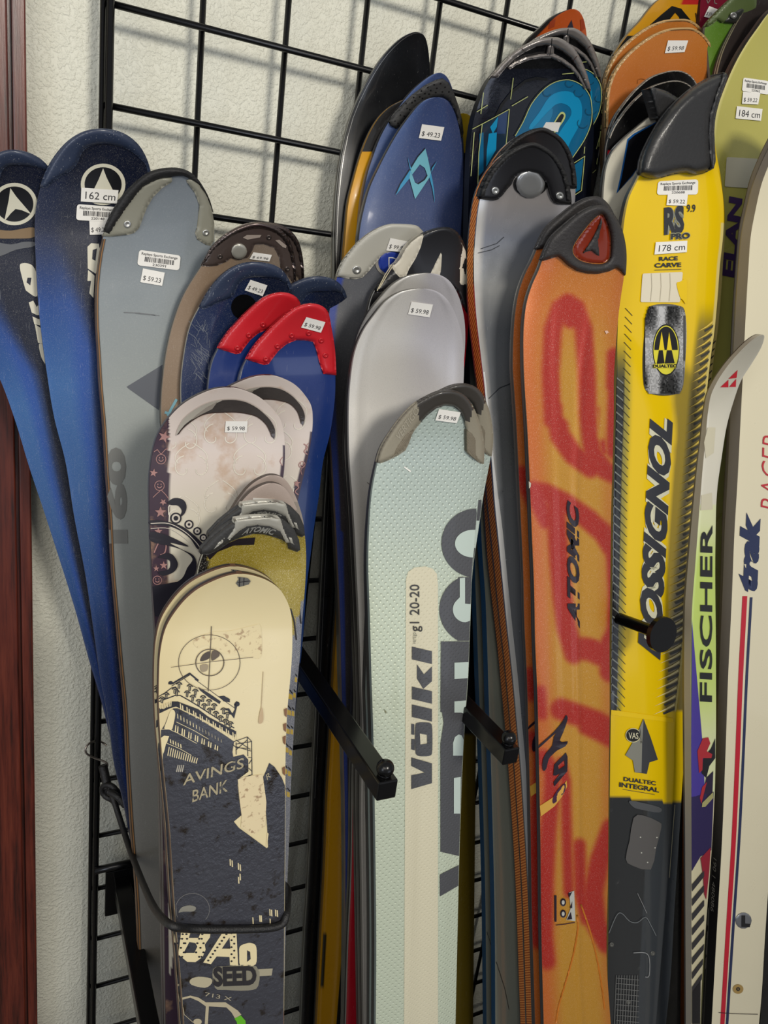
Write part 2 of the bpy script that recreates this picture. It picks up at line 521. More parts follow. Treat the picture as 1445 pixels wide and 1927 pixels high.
    # --- stickers
    def sticker(s, name, q, items, paper=(228, 226, 220), lv=4, rounded=0.0, parent=None, base=0.0, bars=None, label=None):
        """q = TL, TR, BR, BL in pixels; items = (text, s0, s1, t0, t1, bold)"""
        q = [np.array(p, float) for p in q]
        def mp(a, b): return tuple((q[0] * (1 - a) + q[1] * a) * (1 - b) + (q[3] * (1 - a) + q[2] * a) * b)
        if rounded:
            r = rounded; asp = np.linalg.norm(q[1] - q[0]) / np.linalg.norm(q[3] - q[0]); ry = r * asp; pts = []
            for cx, cy, a0 in ((1 - r, ry, -90), (1 - r, 1 - ry, 0), (r, 1 - ry, 90), (r, ry, 180)):
                for k in range(6):
                    a = math.radians(a0 + 90 * k / 5); pts.append(mp(cx + r * math.cos(a), cy + ry * math.sin(a)))
        else: pts = [mp(0, 0), mp(1, 0), mp(1, 1), mp(0, 1)]
        V = []; F = []; Mi = []
        off = base + 0.00025 * lv
        bm = shape2d([pts], 10); bm.verts.index_update()
        V += [s.P(v.co.x, v.co.y, off) for v in bm.verts]; F += [tuple(v.index for v in f.verts) for f in bm.faces]; Mi += [0] * len(bm.faces); bm.free()
        def put(VV, FF, mi):
            b = len(V)
            for x, y in VV: V.append(s.P(x, y, off + 0.0002))
            for f in FF: F.append(tuple(b + i for i in f)); Mi.append(mi)
        for it in items:
            t, s0, s1, t0, t1, bold = it
            TV, TF = text2d(t, bold, 0.0)
            put([mp(s0 + v[0] * (s1 - s0), t1 + v[1] * (t0 - t1)) for v in TV], TF, 1)
        if bars:
            s0, s1, t0, t1 = bars; rnd = random.Random(5); x = s0
            while x < s1:
                w = rnd.choice((0.008, 0.014, 0.022))
                put([mp(x, t0), mp(min(s1, x + w), t0), mp(min(s1, x + w), t1), mp(x, t1)], [(0, 1, 2, 3)], 1)
                x += w + rnd.choice((0.008, 0.012, 0.02))
        o = add_obj(name, V, F, [flat(paper, 0.6), flat((48, 48, 52), 0.6)], Mi, parent or s.root, s.org, smooth=False)
        if label: o['label'] = label
        return o
    def price(s, q, t='$ 59.98', **kw):
        return s.sticker('price_tag', q, [(t, 0.09, 0.9, 0.48, 0.86, 0.0)], **kw)
    def barcode(s, q, num, **kw):
        return s.sticker('barcode_label', q, [('Replays Sports Exchange', 0.07, 0.93, 0.12, 0.34, 0.01), (num, 0.36, 0.68, 0.76, 0.92, 0.01)], rounded=0.07, bars=(0.16, 0.86, 0.38, 0.70), **kw)
    def size(s, q, t, **kw):
        return s.sticker('size_label', q, [(t, 0.12, 0.94, 0.26, 0.80, 0.0)], **kw)
# ================================================================== the room
WALLZ = 0.032
def box_bm(bm, x0, x1, y0, y1, z0, z1):
    """Blender coordinates"""
    r = bmesh.ops.create_cube(bm, size=1.0)
    for v in r['verts']:
        v.co = Vector(((x0 + x1) / 2 + v.co.x * (x1 - x0), (y0 + y1) / 2 + v.co.y * (y1 - y0), (z0 + z1) / 2 + v.co.z * (z1 - z0)))
    return r['verts']
def mesh_obj(name, bm, mat, parent=None, origin=(0, 0, 0), smooth=False, bevel=0.0):
    me = bpy.data.meshes.new(name)
    if bevel:
        bmesh.ops.bevel(bm, geom=bm.edges[:], offset=bevel, segments=2, affect='EDGES', profile=0.5)
    for v in bm.verts: v.co -= Vector(origin)
    bmesh.ops.recalc_face_normals(bm, faces=bm.faces[:])
    bm.to_mesh(me); bm.free(); me.materials.append(mat)
    if smooth: me.polygons.foreach_set('use_smooth', [True] * len(me.polygons))
    o = bpy.data.objects.new(name, me); COL.objects.link(o)
    if parent: o.parent = parent
    return o

def wall_material():
    M = bpy.data.materials.new('orange_peel_plaster'); M.use_nodes = True; nt = M.node_tree; N = nt.nodes; Lk = nt.links
    b = N['Principled BSDF']; setp(b, 'Roughness', 0.5); setp(b, 'Specular IOR Level', 0.35)
    tc = N.new('ShaderNodeTexCoord')
    n1 = N.new('ShaderNodeTexNoise'); n1.inputs['Scale'].default_value = 330; n1.inputs['Detail'].default_value = 2.5
    n2 = N.new('ShaderNodeTexNoise'); n2.inputs['Scale'].default_value = 8; n2.inputs['Detail'].default_value = 4
    Lk.new(tc.outputs['Object'], n1.inputs['Vector']); Lk.new(tc.outputs['Object'], n2.inputs['Vector'])
    mr = N.new('ShaderNodeMapRange'); mr.inputs['From Min'].default_value = 0.42; mr.inputs['From Max'].default_value = 0.66
    Lk.new(n1.outputs['Fac'], mr.inputs['Value'])
    bp = N.new('ShaderNodeBump'); bp.inputs['Strength'].default_value = 0.55; bp.inputs['Distance'].default_value = 0.0012
    Lk.new(mr.outputs[0], bp.inputs['Height']); Lk.new(bp.outputs[0], b.inputs['Normal'])
    mx = N.new('ShaderNodeMix'); mx.data_type = 'RGBA'; mx.inputs['A'].default_value = lin4((221, 222, 208)); mx.inputs['B'].default_value = lin4((214, 212, 196))
    Lk.new(n2.outputs['Fac'], mx.inputs['Factor']); Lk.new(mx.outputs['Result'], b.inputs['Base Color'])
    return M
def wood_material():
    M = bpy.data.materials.new('stained_wood'); M.use_nodes = True; nt = M.node_tree; N = nt.nodes; Lk = nt.links
    b = N['Principled BSDF']; setp(b, 'Roughness', 0.33); setp(b, 'Coat Weight', 0.35); setp(b, 'Coat Roughness', 0.25)
    tc = N.new('ShaderNodeTexCoord'); mp = N.new('ShaderNodeMapping'); mp.inputs['Scale'].default_value = (1.0, 1.0, 0.05)
    Lk.new(tc.outputs['Object'], mp.inputs['Vector'])
    n = N.new('ShaderNodeTexNoise'); n.inputs['Scale'].default_value = 190; n.inputs['Detail'].default_value = 6; n.inputs['Roughness'].default_value = 0.65
    Lk.new(mp.outputs[0], n.inputs['Vector'])
    cr = N.new('ShaderNodeValToRGB'); e = cr.color_ramp.elements
    e[0].position = 0.34; e[0].color = lin4((44, 18, 13)); e[1].position = 0.66; e[1].color = lin4((100, 44, 30))
    k = cr.color_ramp.elements.new(0.5); k.color = lin4((82, 32, 22))
    Lk.new(n.outputs['Fac'], cr.inputs['Fac']); Lk.new(cr.outputs[0], b.inputs['Base Color'])
    bp = N.new('ShaderNodeBump'); bp.inputs['Strength'].default_value = 0.5; bp.inputs['Distance'].default_value = 0.0008
    Lk.new(n.outputs['Fac'], bp.inputs['Height']); Lk.new(bp.outputs[0], b.inputs['Normal'])
    return M
bm = bmesh.new(); box_bm(bm, -1.6, 3.6, WALLZ, WALLZ + 0.10, 0.0, 2.7)
tag(mesh_obj('wall_back', bm, wall_material()), None, None, kind='structure')
bm = bmesh.new(); box_bm(bm, -1.6, 3.6, -3.0, WALLZ + 0.10, -0.06, 0.0)
tag(mesh_obj('floor', bm, material('grey_carpet', (92, 90, 86), 0.95, bump=0.6, bump_scale=500.0)), None, None, kind='structure')
# stained casing left of the grid: two boards with a groove between them
WD = wood_material()
tx = (at(45, 60, 0)[0] + at(74, 1860, 0)[0]) / 2
gx = at(19, 100, 0)[0]
bm = bmesh.new(); box_bm(bm, gx + 0.0015, tx, -0.001 + 0.012, WALLZ, 0.0, 2.3)
t1 = tag(mesh_obj('trim_1', bm, WD, bevel=0.0015), None, None, kind='structure')
bm = bmesh.new(); box_bm(bm, gx - 0.11, gx - 0.0015, 0.008, WALLZ, 0.0, 2.3)
t2 = tag(mesh_obj('trim_2', bm, WD, bevel=0.0015), None, None, kind='structure')
bm = bmesh.new(); box_bm(bm, gx - 0.003, gx + 0.003, 0.018, WALLZ, 0.0, 2.3)
t3 = tag(mesh_obj('trim_3', bm, WD), None, None, kind='structure')

# ================================================================== wire grid
BLK = material('black_gloss_enamel', (8, 8, 9), 0.24, spec=0.35)
PITCH = 0.0762
def rod(bm, a, b, r, n=12):
    a, b = Vector(a), Vector(b); d = b - a
    q = d.to_track_quat('Z', 'Y').to_matrix().to_4x4()
    res = bmesh.ops.create_cone(bm, cap_ends=True, segments=n, radius1=r, radius2=r, depth=d.length)
    mt = Matrix.Translation((a + b) / 2) @ q
    for v in res['verts']: v.co = mt @ v.co
grid = tag(empty('wire_grid_panel', (0, 0, 0)), 'black wire grid panel fixed on the white textured wall behind the skis', 'grid panel')
GT, GB = FLOOR_Y + 3 * PITCH, FLOOR_Y - 21 * PITCH
for i in range(1, 17):
    bm = bmesh.new(); rod(bm, (i * PITCH, 0.003, GB), (i * PITCH, 0.003, GT), 0.0028)
    mesh_obj('vertical_wire', bm, BLK, grid, smooth=True)
for j in range(-3, 22):
    bm = bmesh.new(); rod(bm, (-0.0035, -0.002, FLOOR_Y - j * PITCH), (16 * PITCH, -0.002, FLOOR_Y - j * PITCH), 0.0029)
    mesh_obj('horizontal_wire', bm, BLK, grid, smooth=True)
bm = bmesh.new(); rod(bm, (-0.0005, -0.005, GB), (-0.0005, -0.005, GT), 0.0034)
mesh_obj('frame_wire', bm, BLK, grid, smooth=True)
bm = bmesh.new(); rod(bm, (-0.0055, 0.001, GB), (-0.0055, 0.001, GT), 0.0026)
mesh_obj('frame_wire', bm, BLK, grid, smooth=True)

# ================================================================== display arms
def square_arm(name, label, tipx, tipy, D, size, ball=True, basey=0.0, br=0.007):
    T = at(tipx, tipy, D) if basey == 0.0 else at(tipx, tipy, 0.0)    # centre line of the arm
    root = tag(empty(name, W3((T[0], T[1], -0.002))), label, 'display arm')
    o = tuple(root.location)
    bm = bmesh.new(); z = FLOOR_Y - T[1]; h = size / 2
    box_bm(bm, T[0] - h, T[0] + h, -D, -0.006, z - h, z + h)
    mesh_obj('square_tube', bm, BLK, root, o, bevel=0.0012)
    bm = bmesh.new(); box_bm(bm, T[0] - 0.018, T[0] + 0.018, -0.0125, -0.005, z - 0.045, z + 0.02)
    mesh_obj('bracket_plate', bm, BLK, root, o, bevel=0.001)
    bm = bmesh.new(); rod(bm, (T[0] - 0.030, -0.009, z + 0.024), (T[0] + 0.030, -0.009, z + 0.024), 0.0045)
    mesh_obj('hook_bar', bm, BLK, root, o, smooth=True)
    if ball:
        bm = bmesh.new()
        r = bmesh.ops.create_uvsphere(bm, u_segments=28, v_segments=16, radius=br)
        for v in r['verts']: v.co += Vector((T[0], -D + h, z + h + br * 0.9))
        rod(bm, (T[0], -D + h, z + h - 0.001), (T[0], -D + h, z + h + 0.003), br * 0.75, 20)
        mesh_obj('ball_stop', bm, BLK, root, o, smooth=True)
    return root
square_arm('square_tube_arm', 'black square arm with ball stop at the left edge of the pale green ski', 729, 1488, 0.345, 0.0165)
square_arm('square_tube_arm', 'black square arm with ball stop between the pale green and orange flame skis', 962, 1424, 0.300, 0.0165)
square_arm('square_tube_arm', 'thick black square arm below the knotted cord, left end of the grid', 226, 1648, 0.36, 0.018, ball=False, basey=1.0)
# round peg
T = at(1243, 1193, 0.245); root = tag(empty('round_peg', W3((T[0], T[1], 0))), 'round black peg with flat disc end in front of the yellow ski', 'display peg')
o = tuple(root.location); z = FLOOR_Y - T[1]
bm = bmesh.new(); rod(bm, (T[0], -0.245, z), (T[0], -0.002, z - 0.046), 0.0066, 24); mesh_obj('peg_rod', bm, BLK, root, o, smooth=False)
bm = bmesh.new(); rod(bm, (T[0], -0.249, z + 0.0008), (T[0], -0.2435, z - 0.0003), 0.0192, 40); mesh_obj('end_disc', bm, BLK, root, o, bevel=0.0)
# ================================================================== skis
SK = {}
NAVY = (22, 34, 62)
STEELC = ('s', (118, 116, 112), 0.35, 0.8)
SD_DARK = [(0.35, (60, 58, 56)), (0.8, (38, 36, 36)), (1.0, STEELC)]

# ---------- left group
# two dark blue skis fanned to the left
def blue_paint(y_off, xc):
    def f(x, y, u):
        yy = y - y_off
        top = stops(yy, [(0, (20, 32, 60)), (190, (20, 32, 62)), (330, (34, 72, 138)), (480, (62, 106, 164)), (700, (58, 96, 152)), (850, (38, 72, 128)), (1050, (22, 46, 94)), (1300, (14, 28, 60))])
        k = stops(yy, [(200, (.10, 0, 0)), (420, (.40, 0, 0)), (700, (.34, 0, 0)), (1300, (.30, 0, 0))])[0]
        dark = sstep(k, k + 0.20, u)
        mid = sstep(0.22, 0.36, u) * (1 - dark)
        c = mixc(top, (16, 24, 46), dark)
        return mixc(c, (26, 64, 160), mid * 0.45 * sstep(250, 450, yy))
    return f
L = [(22, 283), (-40, 320), (-72, 380), (-84, 450), (-78, 540), (-52, 620), (0, 714), (28, 790), (56, 882), (84, 966), (112, 1053), (140, 1143), (168, 1244), (193, 1330), (210, 1400), (236, 1500), (262, 1610), (290, 1750), (310, 1900)]
R = [(22, 283), (62, 292), (88, 312), (104, 345), (118, 420), (124, 520), (130, 640), (142, 760), (156, 880), (170, 1000), (188, 1150), (208, 1270), (228, 1400), (262, 1520), (290, 1650), (330, 1900)]
sA = Ski(L, R, 0.035, curl=(200, 0.03), crown=0.003, lean=0.03)
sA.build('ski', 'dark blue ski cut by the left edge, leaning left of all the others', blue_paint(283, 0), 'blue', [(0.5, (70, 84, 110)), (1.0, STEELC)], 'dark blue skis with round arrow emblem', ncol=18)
L = [(190, 243), (150, 252), (112, 283), (82, 335), (67, 400), (68, 500), (75, 600), (88, 700), (103, 790), (123, 868), (140, 974), (162.5, 1092), (177, 1190), (190, 1280), (205, 1360), (216, 1445), (229, 1500), (243, 1570), (264, 1700), (285, 1927)]
R = [(190, 243), (232, 252), (266, 282), (284, 330), (290, 410), (288, 500), (280, 620), (268, 750), (258, 900), (256, 1050), (258, 1200), (260, 1350), (264, 1500), (276, 1600), (300, 1750), (320, 1927)]
sB = Ski(L, R, 0.05, curl=(200, 0.03), crown=0.003, lean=0.045)
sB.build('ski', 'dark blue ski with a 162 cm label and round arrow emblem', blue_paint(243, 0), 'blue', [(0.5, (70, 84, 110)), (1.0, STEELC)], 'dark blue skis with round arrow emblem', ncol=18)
def arrow_emblem(s, cx, cy, r, rot=0):
    c, n = math.cos(math.radians(rot)), math.sin(math.radians(rot))
    def t(px, py): return (cx + (px * c - py * n) * r, cy + (px * n + py * c) * r)
    s.g([ell(cx, cy, r, r * 0.93, 44)], (206, 203, 184), 1); s.g([ell(cx, cy, r * 0.83, r * 0.77, 44)], (14, 15, 20), 2)
    s.g([[t(0.0, -0.72), t(0.16, -0.30), t(0.62, 0.62), t(0.25, 0.34), t(0.0, 0.22), t(-0.25, 0.36), t(-0.62, 0.64), t(-0.2, -0.22)]], (206, 203, 184), 3)
arrow_emblem(sA, 27, 384, 43, -14)
arrow_emblem(sB, 194, 347, 42, 0)
def ridge(s, yl, yr, w, col, h, name='tip_guard', inner=None, **kw):
    out = s.rim(yl, yr, 1.5)
    if inner is None:
        n = len(out); inn = []
        c = np.mean(out, 0)
        for i, p in enumerate(out):
            a = np.array(out[max(0, i - 1)]); b = np.array(out[min(n - 1, i + 1)]); t = b - a; l = math.hypot(*t) or 1
            nr = np.array([-t[1], t[0]]) / l; ww = w(i / (n - 1)) if callable(w) else w
            inn.append((p[0] + nr[0] * ww, p[1] + nr[1] * ww))
        inner = inn[::-1]
    return s.pad(name, out + inner, h, col, **kw)
WORN = material('worn_navy_plastic', (44, 54, 76), 0.38, wear=0.8, wear_scale=160, wear_color=(120, 126, 138), scratch=0.7, coat=0.3)
wf = lambda t: 6 + 24 * math.sin(min(1, max(0, t * 1.08)) * math.pi) ** 0.7 + 22 * math.exp(-((t - 0.16) / 0.13) ** 2)
ridge(sA, 360, 330, wf, WORN, 0.004, edge=13); ridge(sB, 352, 330, wf, WORN, 0.004, edge=13)
# broken letters running down both skis
CREAM = (208, 204, 186)
for s, pts in ((sA, [(126, 1020, 235, 1110)]),):
    o = lambda P: cv(P, 0, 200, 3.44)
    s.g([smoothpts(o([(128, 1040), (150, 1016), (200, 1024), (228, 1060), (240, 1120), (240, 1230), (178, 1200), (160, 1170)]), 4, True), o([(178, 1110), (204, 1110), (196, 1160), (172, 1140)])], CREAM, 1)
    s.g([o([(186, 1270), (215, 1258), (238, 1300), (258, 1270), (262, 1350), (240, 1352), (205, 1335)])], CREAM, 1)
    s.g([o([(210, 1360), (262, 1384), (266, 1420), (222, 1410)])], CREAM, 1)
    s.g([o([(225, 1410), (270, 1440), (284, 1540), (246, 1530)])], CREAM, 1)
    s.g([smoothpts(o([(252, 1540), (285, 1550), (300, 1600), (312, 1680), (296, 1674), (266, 1620)]), 3, True)], CREAM, 1)
    s.g([o([(303, 1730), (318, 1738), (328, 1800), (312, 1790)])], CREAM, 1); s.g([o([(326, 1810), (338, 1820), (346, 1870), (334, 1864)])], CREAM, 1)
    s.g([smoothpts([(-14, 432), (20, 434), (63, 428), (64, 446), (30, 449), (-14, 447)], 4, True)], (128, 106, 78), 1, rough=0.7)
    s.g([smoothpts([(-14, 456), (20, 460), (45, 455), (66, 456), (62, 464), (30, 470), (0, 482), (-14, 478)], 3, True)], (96, 98, 102), 1, rough=0.8)
o = lambda P: cv(P, 0, 200, 3.44)
sB.g([o([(566, 910), (590, 886), (640, 890), (655, 980), (620, 1084), (568, 1050)]), o([(600, 930), (628, 920), (618, 1000), (596, 990)])], CREAM, 1)
sB.g([o([(570, 1060), (612, 1096), (604, 1240), (578, 1210), (590, 1130), (566, 1130)])], CREAM, 1)
sB.size([(153, 353), (223, 358), (220, 383), (152, 379)], '162 cm', lv=8)
sB.barcode([(145, 384), (224, 390), (221, 418), (143, 414)], '220148', lv=7)
sB.price([(168, 415), (205, 416), (204, 441), (169, 442)], '$ 49.23', lv=6)
sA.done(); sB.done()

# grey ski
def gray_paint(x, y, u):
    return stops(y, [(320, (112, 120, 128)), (560, (126, 134, 138)), (760, (148, 154, 152)), (1200, (132, 134, 130)), (1927, (104, 100, 94))])
L = [(325, 318), (290, 323), (262, 340), (224, 382), (200, 428), (186, 490), (180, 560), (181, 620), (184, 665), (187, 720), (194, 798), (200, 896), (206, 980), (210, 1064), (217, 1148), (225, 1240), (234, 1337), (239, 1440), (245, 1541), (257, 1701), (263, 1861), (268, 1940)]
R = [(325, 318), (352, 324), (378, 350), (396, 390), (403, 430), (403, 480), (398, 560), (388, 660), (374, 780), (356, 900), (342, 1100), (337, 1300), (336, 1500), (333, 1700), (324, 1927)]
sG = Ski(L, R, 0.068, curl=(220, 0.03), crown=0.0015, lean=0.075)
sG.build('ski', 'grey ski with translucent riveted tip guard and pale 160 lettering', gray_paint, 'satin', [(0.35, (120, 84, 48)), (0.55, (52, 40, 30)), (0.8, (130, 92, 52)), (1.0, STEELC)])
DKG = (86, 90, 98)
ys_ = list(range(450, 1985, 28))
for a_, b_, c_ in ((0.2, 2.2, (52, 42, 32)), (2.2, 4.4, (132, 94, 54)), (4.4, 5.6, (60, 52, 44))):
    sG.g([[(sG.xl(y) + a_, y) for y in ys_] + [(sG.xl(y) + b_, y) for y in ys_[::-1]]], c_, 1, cell=60)
sG.g([sG.clipx(cv([(820, 1815), (1066, 1664), (1100, 1700), (1100, 1980), (1060, 1990), (830, 1826)], 0, 200, 3.44))], DKG, 1, rough=0.5)
sG.text('160', (241, 1023), (236, 842), (204, 1023), (112, 113, 110), 1, bold=0.05)
gt = (132, 131, 118)
blackr = material('black_rubber', (26, 26, 27), 0.62, bump=0.4, bump_scale=500.0, wear=0.25, wear_color=(92, 90, 86))
out = sG.rim(432, 400, 3.0)
inn = [(402, 400), (392, 372), (375, 348), (352, 334), (345, 331), (334, 331), (300, 337), (270, 352), (250, 378), (232, 402), (212, 434), (206, 442), (196, 438)]
sG.pad('tip_rubber', out + inn, 0.006, blackr, edge=9)
sG.pad('tip_guard', cv([(660, 840), (700, 770), (760, 680), (830, 590), (900, 530), (985, 480), (1050, 460), (1115, 462), (1112, 490), (1050, 530), (990, 590), (950, 660), (900, 790), (870, 820), (830, 832), (710, 845)], 0, 200, 3.44), 0.003, gt, edge=5)
sG.pad('tip_guard', cv([(1205, 480), (1215, 500), (1260, 560), (1290, 640), (1275, 780), (1262, 820), (1275, 860), (1330, 895), (1365, 905), (1386, 870), (1388, 760), (1370, 660), (1330, 560), (1280, 490), (1240, 462)], 0, 200, 3.44), 0.003, gt, edge=5)
sG.rivet(240, 422, 7.5, base=0.003); sG.rivet(387.5, 438, 6.5, base=0.003)
sG.barcode([(262, 470), (340, 481), (337, 509), (258, 499)], '230391')
sG.price([(269, 505), (310, 513), (305, 538), (264, 531)], '$ 59.23')
sG.line([(233, 588), (262, 589), (292, 593)], 1.6, (96, 100, 104), 1); sG.line([(255, 590), (300, 594)], 1.0, (96, 100, 104), 1)
sG.done()

# taupe pair with chrome tip guards
def taupe_paint(x, y, u):
    if y < 900: return mixc((128, 108, 88), (118, 104, 90), sstep(0.2, 0.5, u))
    return (60, 54, 50)
L = [(484, 420), (456, 426), (428, 441), (402, 464), (382, 497), (341, 567), (322, 624), (308, 704), (304, 790), (310, 850), (330, 1000), (350, 1200), (360, 1927)]
R = [(484, 420), (516, 427), (540, 448), (552, 485), (555, 540), (548, 650), (535, 800), (520, 1000), (505, 1300), (495, 1927)]
for k, (dD, tx_, lb) in enumerate(((0.0, None, 'brown-grey ski with chrome tip guard behind the navy ski, front one of its pair'),
                                   (-0.014, (502, 421), 'brown-grey ski with chrome tip guard, rear one of its pair, against the grid'))):
    s = Ski(L, R, 0.086, curl=(220, 0.035), crown=0.003, lean=0.085, shift=None if not tx_ else (tx_, dD))
    s.build('ski', lb, taupe_paint, 'satin', [(0.4, (150, 140, 124)), (0.6, (60, 50, 44)), (1.0, STEELC)], 'brown-grey skis with chrome tips')
    chrome = MAT.setdefault('chrome', material('worn_chrome', (120, 108, 104), 0.27, metal=0.95, rough_var=0.14, wear=0.3, wear_color=(60, 54, 54)))
    dk = MAT.setdefault('smoked', material('smoked_plastic', (66, 56, 52), 0.3, coat=0.4))
    o = s.rim(500, 560, 2.0)
    inner = cv([(1080, 600), (1050, 560), (1000, 520), (985, 420), (950, 350), (870, 318), (800, 322), (780, 370), (750, 420), (690, 440), (620, 425), (590, 450), (520, 480), (450, 490)], 280, 380, 4.014)
    s.pad('tip_guard', o + inner, 0.0022, dk, edge=6)
    o2 = s.rim(500, 545, 2.5); n = len(o2); inn = []
    for i, p in enumerate(o2):
        a = np.array(o2[max(0, i - 1)]); b = np.array(o2[min(n - 1, i + 1)]); t = b - a; l = math.hypot(*t) or 1
        w_ = 5 + 9 * math.sin(math.pi * i / (n - 1)); inn.append((p[0] - t[1] / l * w_, p[1] + t[0] / l * w_))
    s.pad('chrome_rim', o2 + inn[::-1], 0.0045, chrome, edge=7)
    if k == 0:
        s.rivet(450, 473, 15, (176, 174, 164), metal=0.5, hgt=0.002, name='round_badge', base=0.002, hole=False)
        for q in ((414, 483), (506, 447), (541, 506)): s.rivet(q[0], q[1], 5, (96, 88, 84), base=0.002)
        s.g([cv([(710, 270), (740, 250), (850, 250), (840, 268), (745, 285)], 280, 380, 4.014)], (150, 138, 128), 12)
        s.g([cv([(955, 290), (985, 285), (1040, 330), (1035, 350), (1010, 340)], 280, 380, 4.014)], (150, 138, 128), 12)
        s.price(cv([(790, 380), (930, 400), (910, 450), (760, 432)], 280, 380, 4.014), '$ 69.98', lv=5)
        s.line([(332, 752), (322, 770), (316, 782)], 5, (112, 156, 168), 2); s.line([(311, 776), (324, 781)], 5, (112, 156, 168), 2)
    s.done()

# navy skis
def navy_paint(x, y, u): return mixc((24, 40, 78), (18, 28, 54), sstep(0.35, 0.7, u))
L = [(478, 494), (440, 503), (395, 544), (375, 579), (360, 609), (347, 666), (341, 729), (344, 800), (358, 1000), (370, 1400), (375, 1900)]
R = [(478, 494), (515, 500), (543, 528), (553, 580), (547, 700), (525, 900), (512, 1300), (505, 1900)]
s = Ski(L, R, 0.098, curl=(170, 0.03), crown=0.0035, lean=0.09)
s.build('ski', 'scratched navy ski with a tilted price tag under the chrome tipped pair', navy_paint, 'blue', [(0.5, (170, 170, 160)), (1.0, STEELC)], 'navy skis beside the red tips', ncol=16)
ridge(s, 578, 545, wf, WORN, 0.004, edge=12)
s.price(cv([(768, 588), (896, 630), (860, 712), (724, 668)], 280, 380, 4.014), '$ 49.23')
s.g([ell(459, 578, 24, 24, 30)], (12, 12, 14), 1, rough=0.2)
rnd = random.Random(3)
for k in range(46):
    x0, y0 = 362 + rnd.random() * 34, 620 + rnd.random() * 110; a = math.radians(rnd.choice((60, 75, 110, 130)) + rnd.random() * 20); l = 8 + rnd.random() * 20
    s.line([(x0, y0), (x0 + math.cos(a) * l, y0 - math.sin(a) * l)], 0.6, (112, 118, 130), 1)
s.done()
L = [(598, 521), (560, 530), (524, 553), (508, 600), (495, 700), (490, 850), (480, 1100), (470, 1900)]
R = [(598, 521), (625, 526), (646, 545), (655, 590), (648, 700), (622, 800), (590, 950), (562, 1080), (545, 1250), (525, 1900)]
s = Ski(L, R, 0.072, curl=(170, 0.03), crown=0.0035, lean=0.07)
s.build('ski', 'navy ski showing only its rounded tip above the red tipped blue ski', navy_paint, 'blue', [(0.5, (150, 150, 146)), (1.0, STEELC)], 'navy skis beside the red tips')
ridge(s, 570, 560, wf, WORN, 0.004, edge=12); s.done()

# red tipped royal blue pair
def royal(x, y, u): return stops(y, [(560, (22, 46, 108)), (760, (18, 44, 106)), (1100, (26, 52, 102)), (1500, (20, 36, 70))])
L = [(587, 573), (562, 578), (530, 600), (500, 629), (477, 656), (463, 680), (454, 700), (446, 740), (444, 800), (450, 950), (462, 1200), (470, 1900)]
R = [(587, 573), (612, 583), (622, 618), (630, 680), (629, 760), (620, 820), (608, 868), (600, 933), (592, 985), (584, 1047), (578, 1095), (570, 1200), (560, 1300), (545, 1450), (528, 1900)]
RED = material('red_plastic', (190, 30, 40), 0.36, coat=0.3, rough_var=0.08)
for k, (sh, lb) in enumerate(((None, 'royal blue ski with red riveted tip guard and a price tag on the guard'), (((532, 552), -0.014), 'royal blue ski with red riveted tip guard, untagged, half hidden behind its mate'))):
    s = Ski(L, R, 0.128, curl=(150, 0.03), crown=0.0025, lean=0.10, shift=sh)
    s.build('ski', lb, royal, 'gloss', [(0.5, (120, 124, 132)), (1.0, STEELC)], 'blue skis with red tips')
    inner = cv([(1345, 1310), (1318, 1300), (1290, 1220), (1262, 1110), (1240, 1056), (1180, 1045), (1110, 1045), (1040, 1075), (980, 1125), (930, 1190), (905, 1225), (870, 1232), (728, 1190)], 280, 380, 4.014)
    o = s.rim(677, 706, 2.0)
    g = s.pad('tip_guard', o + [(631, 706)] + inner[1:-1], 0.0042, RED, edge=9)
    for q in ((885, 1187), (972, 1090), (1080, 1010), (1208, 993), (1303, 1048), (1335, 1160)):
        x, y = cv([q], 280, 380, 4.014)[0]; s.rivet(x, y, 5.2, (176, 26, 36), metal=0.0, parent=g, base=0.0042)
    if k == 0:
        s.price(cv([(1190, 870), (1334, 908), (1300, 988), (1150, 948)], 280, 380, 4.014), '$ 59.98', base=0.0046)
        s.g([s.clipx(cv([(640, 1260), (660, 1225), (715, 1232), (690, 1290), (670, 1400), (615, 1400)], 280, 380, 4.014))], (170, 170, 156), 1)
    s.done()

